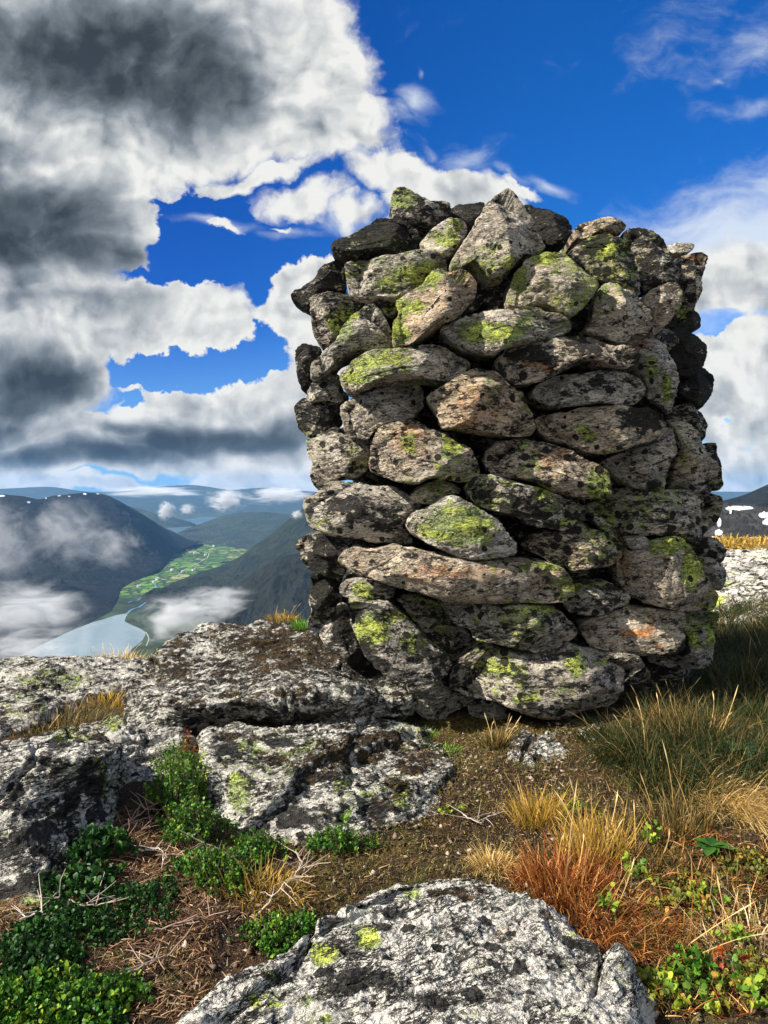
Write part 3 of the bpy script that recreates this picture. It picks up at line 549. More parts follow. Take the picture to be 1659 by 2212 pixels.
# ------------------------------------------------------------------ boulders and slabs: lofted from a foot outline to a lip outline to a crown
def boulder(name, label, cat, lip, foot, crown, mat, low=.03, mid=.016, fine=.006, brown=0, black=0, pale=0, T=420, wall=40, top=70, group=None, seed=0, bulge=.02, soft=1, drop=.12, ncrack=7):
    L = catmull(np.array([P(*q) for q in lip]), T)
    Fq = np.array([P(*q) for q in foot]) if foot is not None else None
    c = P(*crown)
    if Fq is None:
        mm = L.mean(0); out = L-mm; out[:, 2] = 0; out /= np.linalg.norm(out, axis=1, keepdims=True)
        Ft = L+out*.05; Ft[:, 2] = -drop
    else: Ft = catmull(Fq, T)
    mm = L.mean(0); rings = []
    U = Ft.copy(); U[:, 2] -= .15; rings.append(U)
    for i in range(wall):
        w = i/wall; r = Ft*(1-w)+L*w; out = L-mm; out[:, 2] = 0; out /= np.linalg.norm(out, axis=1, keepdims=True)
        rings.append(r+out*bulge*math.sin(math.pi*w))
    for i in range(top):
        v = i/top; k = v**1.15; r = L*(1-k)+c*k; rings.append(r)
    G = np.array(rings)
    for _ in range(int(soft*6)):
        G[1:-1] = (G[:-2]+2*G[1:-1]+G[2:])/4
    N = gnormals(G); nn = np.mean(N[wall+10:, :, 2])
    if nn < 0: N = -N
    Q = G+seed*3.7; st = Q*np.array([1, 1.4, 1.9])
    d = fbm(Q, 2.6, 3, 41+seed)*low*1.5+fbm(Q, 9, 4, 51+seed, .55)*mid*1.3+fbm(st, 34, 4, 61+seed, .6, True)*fine*1.4+fbm(st, 90, 2, 71, .6)*fine*.6
    # foliation: gneiss breaks in near-parallel steps
    s = (Q[..., 2]*.8+Q[..., 1]*.35+fbm(Q, 3, 3, 81)*.12)*16; d = d+np.abs((s % 1)-.5)*mid*.8
    # fractures: a few warped planes split the rock, each with an open crack and a small offset
    rc = np.random.RandomState(500+seed); span = (L.max(0)-L.min(0)); cmid = L.mean(0)
    for k in range(ncrack):
        nv = np.array([rc.normal(0, 1), rc.normal(0, 1), rc.normal(0, .45)]); nv /= np.linalg.norm(nv)
        off = rc.uniform(-.38, .38)*abs(nv*span).sum()
        dist = (G-cmid)@nv-off+fbm(G, 4, 3, 700+seed*9+k)*.06+fbm(G, 20, 2, 800+k)*.008
        d = d-rc.uniform(.012, .030)*np.exp(-(dist/.0065)**2)+rc.uniform(-.014, .014)*np.tanh(dist/.006)
    G = G+N*d[..., None]
    # dome the last ring shut
    V = np.concatenate([G.reshape(-1, 3), [G[-1].mean(0)]]); R = len(G)
    F = grid_faces(R, T).tolist(); ci = len(V)-1; base = (R-1)*T
    F += [[base+j, base+(j+1) % T, ci] for j in range(T)]
    o = mesh_obj(name, V, F, mat)
    paint(o, V, np.ones(len(V), bool), black, pale, 0, brown, True)
    recentre(o)
    return tag(o, label, cat, group)
boulder('boulder', 'large crusted boulder with brown moss leaning against the left foot of the cairn', 'boulder',
 [(345,1500,2.50),(370,1525,2.42),(440,1520,2.40),(620,1508,2.42),(780,1505,2.48),(862,1520,2.58),(870,1470,2.8),(790,1420,3.05),(720,1365,3.3),(650,1336,3.55),(585,1326,3.65),(520,1326,3.65),(450,1338,3.55),(390,1360,3.45),(335,1400,3.2),(292,1450,3.0),(280,1490,2.8)],
 [(352,1640,2.36),(375,1640,2.36),(440,1585,2.52),(620,1566,2.60),(780,1558,2.66),(868,1550,2.72),(900,1500,2.9),(830,1450,3.2),(740,1400,3.5),(660,1370,3.8),(590,1360,3.9),(520,1360,3.9),(440,1370,3.8),(380,1400,3.7),(310,1450,3.4),(268,1500,3.0),(262,1530,2.8)],
 (600,1415,3.0), M_BOULD, .035, .020, .008, .35, .25, .35, 520, 40, 100, seed=1, ncrack=4)
boulder('boulder', 'squared boulder with pale lichen face below the large mossy boulder', 'boulder',
 [(448,1640,2.06),(500,1660,2.0),(560,1672,1.98),(700,1680,1.98),(850,1690,2.0),(940,1692,2.08),(975,1655,2.2),(950,1604,2.42),(870,1580,2.5),(740,1580,2.5),(640,1580,2.48),(540,1584,2.42),(462,1590,2.36),(446,1606,2.2)],
 [(462,1825,1.80),(510,1825,1.78),(560,1822,1.78),(700,1800,1.80),(850,1785,1.85),(960,1755,1.95),(1010,1690,2.2),(980,1620,2.5),(870,1590,2.65),(740,1590,2.65),(640,1590,2.6),(540,1600,2.5),(455,1640,2.35),(448,1740,2.0)],
 (700,1618,2.22), M_BOULD, .03, .018, .008, .15, .2, .35, 480, 60, 60, seed=2, soft=.35, bulge=0, ncrack=4)
boulder('boulder', 'big square edged rock cut off by the left edge of the picture, green right flank', 'boulder',
 [(-330,1650,1.70),(-150,1645,1.70),(0,1640,1.70),(120,1636,1.70),(212,1634,1.72),(250,1622,1.84),(262,1604,2.0),(245,1585,2.12),(150,1576,2.2),(60,1588,2.15),(-60,1608,2.05),(-330,1610,2.0)],
 [(-330,2030,1.42),(-150,2030,1.42),(0,2015,1.43),(125,1985,1.45),(175,1890,1.58),(230,1780,1.80),(265,1700,2.0),(262,1650,2.25),(160,1630,2.4),(60,1640,2.35),(-60,1660,2.2),(-330,1680,2.1)],
 (40,1610,1.92), M_BOULD, .025, .016, .007, .0, .3, .4, 440, 80, 50, seed=3, soft=.4, bulge=0, ncrack=4)
boulder('rock_slab', 'pale sloping slab between the two left boulders above the green shrub', 'rock',
 [(258,1690,2.1),(300,1725,2.04),(345,1710,2.06),(378,1650,2.2),(388,1600,2.35),(372,1550,2.55),(330,1540,2.6),(290,1562,2.5),(250,1590,2.35),(250,1640,2.2)], None,
 (320,1620,2.3), M_BOULD, .02, .014, .006, .0, .0, .8, 260, 24, 50, seed=4)
boulder('rock_slab', 'small rounded rock patched pale green at the foot of the big mossy boulder', 'rock',
 [(160,1572,2.55),(210,1580,2.5),(262,1578,2.5),(300,1560,2.6),(350,1535,2.75),(345,1515,2.9),(290,1512,2.95),(240,1515,2.95),(190,1540,2.8),(165,1556,2.65)], None,
 (250,1540,2.7), M_BOULD, .02, .014, .006, .1, .1, .5, 240, 20, 44, seed=5)
boulder('rock_slab', 'broad flat pale rock on the skyline at the far left above the lake', 'rock',
 [(-420,1640,2.3),(-200,1610,2.4),(-60,1600,2.45),(60,1565,2.6),(130,1532,2.8),(220,1500,2.95),(285,1480,3.05),(322,1455,3.25),(320,1432,3.5),(250,1422,3.6),(190,1420,3.62),(110,1418,3.65),(50,1430,3.55),(0,1438,3.5),(-200,1440,3.5),(-420,1440,3.5)], None,
 (120,1470,3.1), M_BOULD, .03, .016, .007, .15, .15, .45, 420, 20, 90, seed=6)
boulder('boulder', 'wide pale rock with round green lichens at the bottom of the picture', 'boulder',
 [(280,2420,.95),(380,2240,1.06),(470,2140,1.17),(540,2090,1.22),(630,2030,1.28),(700,1955,1.36),(770,1900,1.44),(850,1868,1.50),(930,1856,1.54),(1010,1864,1.53),(1090,1888,1.50),(1170,1925,1.45),(1260,2000,1.36),(1330,2055,1.29),(1362,2110,1.24),(1350,2200,1.15),(1300,2340,1.02),(1100,2550,.88),(700,2600,.86)], None,
 (880,2060,1.22), M_BOULD, .024, .016, .006, .05, .0, .9, 620, 16, 150, seed=7, soft=2, drop=.1, ncrack=5)
boulder('boulder', 'grey rock half buried in soil in front of the base boulder of the cairn', 'rock',
 [(1120,1600,2.36),(1130,1640,2.28),(1190,1668,2.22),(1250,1660,2.22),(1290,1620,2.3),(1280,1575,2.42),(1220,1560,2.5),(1150,1565,2.48)], None,
 (1200,1610,2.35), M_BOULD, .015, .008, .004, .2, .25, .2, 240, 16, 40, seed=8)
for i, (lab, lip, cr, pl) in enumerate([
 ('nearest pale outcrop right of the cairn with green and black lichen', [(1500,1345,4.6),(1600,1352,4.5),(1700,1356,4.5),(1800,1350,4.6),(1830,1310,5.1),(1760,1285,5.5),(1660,1280,5.6),(1560,1282,5.6),(1490,1300,5.3)], (1650,1310,5.0), .6),
 ('pale rounded outcrop behind the nearest one right of the cairn', [(1470,1288,5.6),(1600,1296,5.5),(1750,1296,5.5),(1900,1290,5.6),(1900,1245,6.6),(1760,1232,7.0),(1620,1234,7.0),(1480,1245,6.7)], (1660,1258,6.2), 1.0),
 ('smooth cream coloured rock swell in the middle of the sunlit plateau', [(1450,1244,6.8),(1600,1250,6.6),(1780,1250,6.6),(2000,1240,6.9),(2000,1205,8.4),(1800,1196,9),(1640,1196,9),(1480,1204,8.5)], (1680,1216,7.8), 1.2),
 ('farthest pale rock band of the sunlit plateau with ochre grass', [(1400,1206,8.6),(1600,1210,8.4),(1800,1210,8.4),(2100,1204,8.7),(2150,1172,11.5),(1900,1164,12.4),(1660,1162,12.6),(1450,1164,12.2)], (1700,1182,10.2), 1.0)]):
    boulder('rock_outcrop', lab, 'rock outcrop', lip, None, cr, M_SLAB, .06, .03, .006, .0, -.6, pl, 300, 14, 60, 'pale rock outcrops of the plateau', seed=10+i, drop=.35)

# ------------------------------------------------------------------ loose gravel and litter on the soil
def plain_mat(name, cols, rough=.85, attrn='tint', trans=0.0):
    m, t, b = mat_new(name); b.inputs['Roughness'].default_value = rough
    s = colattr(t, attrn); r = t.new('ShaderNodeValToRGB'); e = r.color_ramp.elements
    n = len(cols); e[0].position = 0; e[0].color = (*cols[0], 1); e[1].position = 1; e[1].color = (*cols[-1], 1)
    for i in range(1, n-1): x = e.new(i/(n-1)); x.color = (*cols[i], 1)
    t.l.new(s[0], r.inputs[0])
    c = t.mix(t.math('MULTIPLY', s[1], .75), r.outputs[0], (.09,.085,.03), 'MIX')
    t.l.new(c, b.inputs['Base Color'])
    if trans:
        tr = t.new('ShaderNodeBsdfTranslucent'); t.l.new(c, tr.inputs[0]); mx = t.new('ShaderNodeMixShader'); mx.inputs[0].default_value = trans
        t.l.new(b.outputs[0], mx.inputs[1]); t.l.new(tr.outputs[0], mx.inputs[2])
        out = [n_ for n_ in t.n if n_.type == 'OUTPUT_MATERIAL'][0]; t.l.new(mx.outputs[0], out.inputs[0])
    return m
M_GRAVEL = plain_mat('gravel', [(.04,.028,.02),(.10,.065,.04),(.18,.13,.09),(.42,.36,.29)])
M_LITTER = plain_mat('dry_litter', [(.025,.012,.006),(.08,.038,.018),(.19,.10,.045),(.48,.34,.20)])
OCTA = np.array([[1,0,0],[-1,0,0],[0,1,0],[0,-1,0],[0,0,1],[0,0,-1]], float)
OCTF = np.array([[0,2,4],[2,1,4],[1,3,4],[3,0,4],[2,0,5],[1,2,5],[3,1,5],[0,3,5]])
RS = np.random.RandomState(7)
def area_points(n, poly_px):           # random ground points seen inside a region of the picture
    q = np.array(poly_px, float); lo, hi = q.min(0), q.max(0); out = []
    W = np.array([on_ground(*a) for a in poly_px]); w0, w1 = W.min(0), W.max(0)
    while len(out) < n:
        X = RS.uniform(w0[0], w1[0]); Y = RS.uniform(w0[1], w1[1])
        c = False; j = len(W)-1
        for i in range(len(W)):
            if (W[i, 1] > Y) != (W[j, 1] > Y) and X < (W[j, 0]-W[i, 0])*(Y-W[i, 1])/(W[j, 1]-W[i, 1])+W[i, 0]: c = not c
            j = i
        if c: out.append((X, Y))
    a = np.array(out); return np.stack([a[:, 0], a[:, 1], ground_z(a[:, 0], a[:, 1])], -1)
SOIL = [(380,1900),(700,1770),(960,1690),(870,1580),(1100,1560),(1350,1560),(1659,1500),(1659,2200),(1380,2212),(1350,2000),(900,1880),(700,1960),(470,2150),(330,2212),(230,2212)]
def gravel(n, name, label, rlo, rhi, poly, mat, squash=.7):
    C = area_points(n, poly); r = rlo+(rhi-rlo)*RS.rand(n)**3
    k = OCTA[None]*(OCTA*0+1)[None]*RS.uniform(.45, 1.2, (n, 6, 3))+RS.normal(0, .16, (n, 6, 3)); k[..., 2] *= squash
    an = RS.rand(n)*6.28; ca, sa = np.cos(an), np.sin(an)
    x = k[..., 0]*ca[:, None]-k[..., 1]*sa[:, None]; y = k[..., 0]*sa[:, None]+k[..., 1]*ca[:, None]
    V = np.stack([x, y, k[..., 2]], -1)*r[:, None, None]+C[:, None]+np.array([0, 0, 1])*(r*.35)[:, None, None]
    F = (OCTF[None]+6*np.arange(n)[:, None, None]).reshape(-1, 3)
    o = mesh_obj(name, V.reshape(-1, 3), F, mat, None, False)
    c = np.repeat(np.stack([RS.rand(n), np.zeros(n), np.zeros(n)], -1), 6, 0); attr(o, 'tint', c)
    return tag(o, label, 'gravel', None, 'stuff')
gravel(5000, 'gravel', 'fine pale and brown gravel scattered over the dark soil around the rocks', .0012, .011, SOIL, M_GRAVEL)
LEFT = [(120,1900),(260,1750),(440,1810),(500,1900),(420,2212),(-60,2212),(-60,2000)]

def ribbons(base, direc, length, width, droop, segs=5, side=None, curl=None, lift=0):
    """n tapering blades: base (n,3), direc (n,3) unit, arrays length, width, droop."""
    n = len(base); s = np.linspace(0, 1, segs+1)
    if curl is None: curl = RS.normal(0, .12, (n, 3))
    P_ = base[:, None]+direc[:, None]*(length[:, None]*s)[..., None]+curl[:, None]*(length[:, None]*s**2)[..., None]
    P_[..., 2] -= droop[:, None]*length[:, None]*s**2.2
    if side is None:
        a = RS.rand(n)*6.28; side = np.stack([np.cos(a), np.sin(a), np.zeros(n)], -1)*1.0
        side = side*.5+np.array([.8, 0, .0]); side /= np.linalg.norm(side, axis=1, keepdims=True)
    wd = width[:, None]*(1-s**1.6*.92)
    A = P_-side[:, None]*wd[..., None]/2; B = P_+side[:, None]*wd[..., None]/2
    V = np.stack([A, B], 2).reshape(-1, 3)
    b = (np.arange(n)*(segs+1)*2)[:, None]+np.arange(segs)[None]*2
    F = np.stack([b, b+1, b+3, b+2], -1).reshape(-1, 4)
    return V, F, np.repeat(np.tile(s, n), 2), (segs+1)*2
GR = {
 'moss': [(.02,.018,.006),(.06,.05,.012),(.13,.11,.02),(.26,.20,.04)],
 'green': [(.03,.10,.012),(.08,.24,.02),(.18,.40,.04),(.32,.50,.07)],
 'straw': [(.20,.13,.04),(.50,.32,.09),(.68,.47,.18),(.82,.64,.34)],
 'gold':  [(.06,.05,.01),(.24,.16,.025),(.54,.32,.05),(.80,.54,.14)],
 'orange':[(.045,.012,.004),(.20,.045,.009),(.40,.15,.028),(.74,.42,.15)],
 'dark':  [(.006,.014,.003),(.015,.034,.007),(.035,.055,.012),(.24,.15,.05)],
 'mixed': [(.010,.018,.005),(.03,.045,.009),(.15,.09,.022),(.60,.38,.14)],
 'pale':  [(.30,.26,.10),(.58,.45,.20),(.76,.62,.36),(.88,.80,.55)]}
GM = {k: plain_mat('grass_'+k, v, .6, 'tint', .3) for k, v in GR.items()}
def tuft(label, px, py, n, r, L, colour, lean=(0, 0), spread=.55, droop=.35, width=.0022, seeds=0, cat='grass tuft', group='tufts of grass', at=None, name='grass_tuft'):
    c = on_ground(px, py) if at is None else np.array(at)
    rr = r*np.sqrt(RS.rand(n)); a = RS.rand(n)*6.28
    b = np.stack([c[0]+rr*np.cos(a), c[1]+rr*np.sin(a)*.8, np.zeros(n)], -1)
    b[:, 2] = (ground_z(b[:, 0], b[:, 1]) if at is None else c[2])-.004
    d = np.stack([np.cos(a)*rr/r*spread+RS.normal(0, .22, n)+lean[0], np.sin(a)*rr/r*spread+RS.normal(0, .22, n)+lean[1], np.ones(n)], -1)
    d /= np.linalg.norm(d, axis=1, keepdims=True)
    ln = L*RS.uniform(.45, 1.1, n); w = width*RS.uniform(.6, 1.3, n)
    V, F, s, k = ribbons(b, d, ln, w, droop*RS.uniform(.3, 1.7, n))
    V = V-c
    t = np.repeat(np.clip(RS.rand(n)*.75, 0, 1), k)+s*.28
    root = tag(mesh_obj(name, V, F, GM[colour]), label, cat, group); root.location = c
    attr(root, 'tint', np.stack([np.clip(t, 0, 1), (1-sst(s, 0, .25))*.6, s*0], -1))  # blade roots blend to dark olive, painted base occlusion
    if seeds:
        m = seeds; a = RS.rand(m)*6.28; d = np.stack([np.cos(a)*.45+lean[0]*1.2, np.sin(a)*.35+lean[1], np.ones(m)], -1); d /= np.linalg.norm(d, axis=1, keepdims=True)
        b = np.stack([np.cos(a)*r*.4, np.sin(a)*r*.4, np.zeros(m)], -1); ln = L*RS.uniform(1.1, 1.7, m)
        V, F, s, k = ribbons(b, d, ln, np.full(m, .0022), RS.uniform(0, .3, m), 7)
        # swollen seed heads at the tip of each stalk
        s2 = s.reshape(-1, 2); ctr = (V.reshape(-1, 2, 3).mean(1))[:, None]; hv = V.reshape(-1, 2, 3)
        hv = ctr+(hv-ctr)*np.where((s2 > .78) & (s2 < .99), 5.5, 1.2)[..., None]; V = hv.reshape(-1, 3)
        for i in range(m):
            o = mesh_obj('seed_stalk', V[i*16:(i+1)*16], F[:7], GM['straw'], root); attr(o, 'tint', np.stack([np.clip(.3+s[:16]*.6, 0, 1), s[:16]*0, s[:16]*0], -1))
    return root
TUFTS = [
 ('small bright green tuft, upper of the two beside the foot stones',918,1592,150,.045,.10,'green',(-.1,0),.9,.5,0),
 ('small bright green tuft, lower of the two near the foot stones',965,1625,190,.05,.085,'green',(.1,-.1),1.,.5,0),
 ('green tuft with long fanning straw stalks in front of the base boulder',1075,1612,260,.055,.13,'mixed',(.05,0),.8,.3,11),
 ('upright golden tuft left of the tall orange grass',1165,1775,480,.075,.17,'gold',(0,0),.5,.3,4),
 ('round yellow tuft alone on the mossy soil above the pale rock',1062,1875,420,.05,.12,'straw',(0,.0),.8,.5,3),
 ('tall gold and orange tuft behind the big orange clump',1285,1850,420,.09,.21,'gold',(.0,.05),.35,.2,8),
 ('big burnt orange clump at the edge of the pale bottom rock',1215,1925,900,.11,.20,'orange',(-.05,0),.55,.45,6),
 ('low orange brown clump spilling over the right corner of the bottom rock',1330,2020,700,.11,.20,'orange',(.45,-.35),.5,.85,4),
 ('drooping brown clump hanging right of the bottom rock',1440,2090,420,.11,.20,'mixed',(.8,-.3),.4,.95,3),
 ('ochre grass clump to the right of the tall orange tuft',1390,1860,320,.09,.13,'mixed',(.15,0),.5,.4,4),
 ('olive green and straw tuft under the dark drooping grass',1450,1800,380,.11,.20,'mixed',(.0,0),.4,.25,9),
 ('big dark green tussock at the right foot of the cairn, leaning left',1370,1640,900,.12,.23,'dark',(-.35,-.2),.5,.6,8),
 ('dark tussock with brown tips drooping toward the viewer',1450,1690,900,.13,.25,'dark',(.2,-.45),.5,.8,0),
 ('straw edged tussock sweeping down to the right, upper one',1560,1730,620,.12,.22,'straw',(.65,-.55),.3,.9,0),
 ('straw edged tussock sweeping down at the right border of the picture',1650,1760,800,.12,.25,'straw',(.6,-.55),.3,.9,3),
 ('dark green tussock at the right border above the straw tussocks',1640,1660,800,.14,.24,'dark',(.3,-.1),.5,.6,4),
 ('small dark tussock touching the right end of the base boulder',1310,1600,450,.09,.17,'dark',(-.3,-.1),.5,.5,2),
 ('dark brown tipped tussock under the rust stained block',1420,1570,500,.11,.18,'mixed',(-.2,0),.5,.5,3),
 ('dark green tussock in the middle of the shaded grass',1530,1620,700,.13,.22,'dark',(.1,-.2),.5,.6,3),
 ('dark green tussock next to the right border, level with the base boulder',1640,1560,700,.15,.22,'dark',(.2,0),.5,.5,3),
 ('thin brown grass behind the big dark tussock',1500,1590,600,.16,.20,'mixed',(0,0),.5,.3,6),
 ('tall dark grass close to the right corner of the cairn',1600,1480,900,.20,.26,'dark',(0,0),.35,.25,5),
 ('dark grass standing before the pale outcrops',1680,1430,900,.22,.26,'dark',(0,0),.35,.25,4),
 ('dark grass bank right behind the lower corner stone of the cairn',1575,1400,700,.22,.26,'dark',(0,0),.3,.2,0),
 ('dry brown grass with reddish stalks under the corner stone',1440,1520,500,.15,.12,'mixed',(0,0),.6,.3,7),
 ('rusty grass at the right border level with the orange clump',1600,1930,300,.14,.13,'mixed',(.1,0),.7,.5,3),
 ('pale tangled grass at the right border near the lower corner',1640,2050,420,.13,.14,'pale',(.1,0),.9,.6,4),
 ('sparse orange grass between the low clump and the right border',1520,2000,300,.14,.11,'orange',(.1,0),.9,.6,3),
 ('yellow green wispy grass among the green shrubs under the squared boulder',575,1930,300,.09,.15,'gold',(.2,-.1),.7,.5,2),
 ('thin green yellow grass left of the small sprigs below the squared boulder',500,1915,220,.07,.13,'mixed',(.3,0),.7,.5,0),
]
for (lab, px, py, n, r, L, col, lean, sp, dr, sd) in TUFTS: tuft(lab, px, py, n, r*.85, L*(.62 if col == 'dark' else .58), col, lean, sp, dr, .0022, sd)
def at_px(px, py, Y): return P(px, py, Y)
for (lab, px, py, Y, n, r, L, col, lean, sd) in [
 ('straw coloured tuft on the skyline between the boulder and the cairn',612,1336,3.5,170,.07,.07,'gold',(0,0),5),
 ('small green tuft against the lower left edge of the cairn',655,1352,3.3,170,.045,.08,'green',(0,0),0),
 ('dry straw grass on the skyline rock above the lake',245,1428,3.55,240,.16,.085,'straw',(0,0),9),
 ('orange grass tuft on the skyline rock, nearer the big boulder',290,1436,3.4,150,.07,.06,'orange',(0,0),2),
 ('bright orange plant tuft at the far left on the skyline rock',42,1462,3.2,240,.08,.05,'orange',(0,0),2),
 ('small rust red tuft on the flat rock beside the big boulder',285,1478,3.0,120,.06,.035,'orange',(0,0),0),
 ('ochre grass patch at the left border behind the square edged rock',40,1600,2.5,420,.20,.08,'gold',(.1,0),2),
 ('olive grass patch between the flat rock and the square edged rock',150,1560,2.6,500,.20,.09,'mixed',(.1,0),3),
 ('brown grass band crossing the flat rock towards the big boulder',250,1512,2.85,400,.14,.06,'gold',(.1,0),0),
 ('tiny yellow tuft on the soil crest above the squared boulder',830,1615,2.4,60,.03,.03,'gold',(0,0),0)]:
    c = at_px(px, py, Y); tuft(lab, 0, 0, n, r, L, col, lean, .7, .4, .003, sd, at=(c[0], c[1], c[2]-.01))

def ground_stuff(name, label, cat, n, poly, L, wd, cols, flat=.25, seg=3):
    C = area_points(n, poly); a = RS.rand(n)*6.28
    d = np.stack([np.cos(a), np.sin(a), np.abs(RS.normal(0, flat, n))+.05], -1); d /= np.linalg.norm(d, axis=1, keepdims=True)
    sd = np.stack([-np.sin(a), np.cos(a), RS.normal(0, .6, n)], -1); sd /= np.linalg.norm(sd, axis=1, keepdims=True)
    ln = L*RS.uniform(.3, 1.2, n)
    C[:, 2] += .007
    V, F, s, k = ribbons(C, d, ln, wd*RS.uniform(.6, 1.3, n), RS.uniform(0, .5, n), seg, sd)
    o = mesh_obj(name, V, F, cols); attr(o, 'tint', np.stack([np.repeat(RS.rand(n), k), s*0, s*0], -1))
    return tag(o, label, cat, None, 'stuff')
RIGHT = [(1180,1780),(1340,1640),(1400,1560),(1659,1400),(1760,1400),(1760,2212),(1400,2212),(1380,2060),(1240,1960)]
THATCH = [(870,1580),(1100,1560),(1350,1590),(1220,1800),(1180,1960),(900,1930),(700,2000),(560,1990),(700,1790),(960,1700)]
ground_stuff('moss', 'short olive moss and grass shoots over the soil in front of the cairn', 'moss', 14000, THATCH, .014, .0022, GM['moss'], 1.6, 2)
ground_stuff('moss', 'olive brown shoots over the ground at the right', 'moss', 9000, RIGHT, .022, .0024, GM['moss'], 1.6, 2)
OCH = [(1500,1192),(1500,1172),(1800,1172),(1800,1192)]
ground_stuff('short_grass', 'ochre grass band across the far end of the sunlit plateau', 'grass', 5000, OCH, .16, .02, GM['gold'], .8, 3)
ground_stuff('litter', 'tan dead grass and twig litter strewn over the soil', 'litter', 8000, SOIL, .022, .0018, M_LITTER)
ground_stuff('litter', 'dark twigs and dead leaves under the shrubs at the lower left', 'litter', 6000, LEFT, .035, .0016, M_LITTER)
RLOW = [(1180,1790),(1500,1800),(1760,1860),(1760,2212),(1400,2212),(1380,2060),(1240,1960)]
RIGHT = [(1180,1780),(1340,1640),(1400,1560),(1659,1400),(1760,1400),(1760,2212),(1400,2212),(1380,2060),(1240,1960)]
ground_stuff('short_grass', 'thin tangled grass covering the ground at the right', 'grass', 5000, RIGHT, .055, .0022, GM['mixed'], .9, 4)
ground_stuff('short_grass', 'rusty dry grass blades mixed through the right hand ground', 'grass', 1500, RLOW, .06, .0022, GM['orange'], .9, 4)
RUP = [(1300,1640),(1380,1540),(1560,1420),(1760,1420),(1760,1780),(1500,1740)]
ground_stuff('short_grass', 'dark green grass thatch between the tussocks right of the cairn', 'grass', 9000, RUP, .12, .0024, GM['dark'], 1.0, 4)
FAR = [(1480,1440),(1560,1320),(1800,1320),(1900,1500),(1600,1560)]
ground_stuff('short_grass', 'dark short grass in the cairn shadow behind its right foot', 'grass', 9000, FAR, .20, .003, GM['dark'], 1.4, 4)

# ------------------------------------------------------------------ leafy plants
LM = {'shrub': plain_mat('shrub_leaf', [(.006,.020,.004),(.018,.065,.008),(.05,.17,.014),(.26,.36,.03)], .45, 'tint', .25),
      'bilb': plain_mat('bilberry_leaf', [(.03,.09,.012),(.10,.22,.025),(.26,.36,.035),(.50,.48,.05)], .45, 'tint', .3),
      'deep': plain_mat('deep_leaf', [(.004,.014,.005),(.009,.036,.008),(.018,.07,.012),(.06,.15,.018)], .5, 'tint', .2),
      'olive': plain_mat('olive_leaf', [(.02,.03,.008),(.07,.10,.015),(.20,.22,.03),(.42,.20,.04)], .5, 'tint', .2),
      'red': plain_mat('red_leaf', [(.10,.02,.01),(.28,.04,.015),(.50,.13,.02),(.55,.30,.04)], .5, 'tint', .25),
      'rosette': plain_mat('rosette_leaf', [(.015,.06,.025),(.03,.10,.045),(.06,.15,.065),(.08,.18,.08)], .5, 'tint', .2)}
M_TWIG = plain_mat('twig_bark', [(.06,.035,.025),(.20,.12,.09),(.36,.27,.22),(.50,.44,.38)])
LEAF = np.array([[0,0,0],[.35,.34,.06],[.75,.36,.08],[1,0,.0],[.75,-.36,.08],[.35,-.34,.06]])
def leaves(C, D, size, wide=1.0):      # cupped six-sided leaves at C along D
    n = len(C); D = D/np.linalg.norm(D, axis=1, keepdims=True); r = RS.normal(0, 1, (n, 3)); S = np.cross(D, r+np.array([0, 0, .6])); S /= np.linalg.norm(S, axis=1, keepdims=True)+1e-9
    U = np.cross(S, D); L = LEAF
    V = C[:, None]+size[:, None, None]*(L[None, :, 0:1]*D[:, None]+L[None, :, 1:2]*wide*S[:, None]+L[None, :, 2:3]*U[:, None]*2)
    F = np.array([[0,1,5],[1,2,4],[1,4,5],[2,3,4]])[None]+6*np.arange(n)[:, None, None]
    return V.reshape(-1, 3), F.reshape(-1, 3)
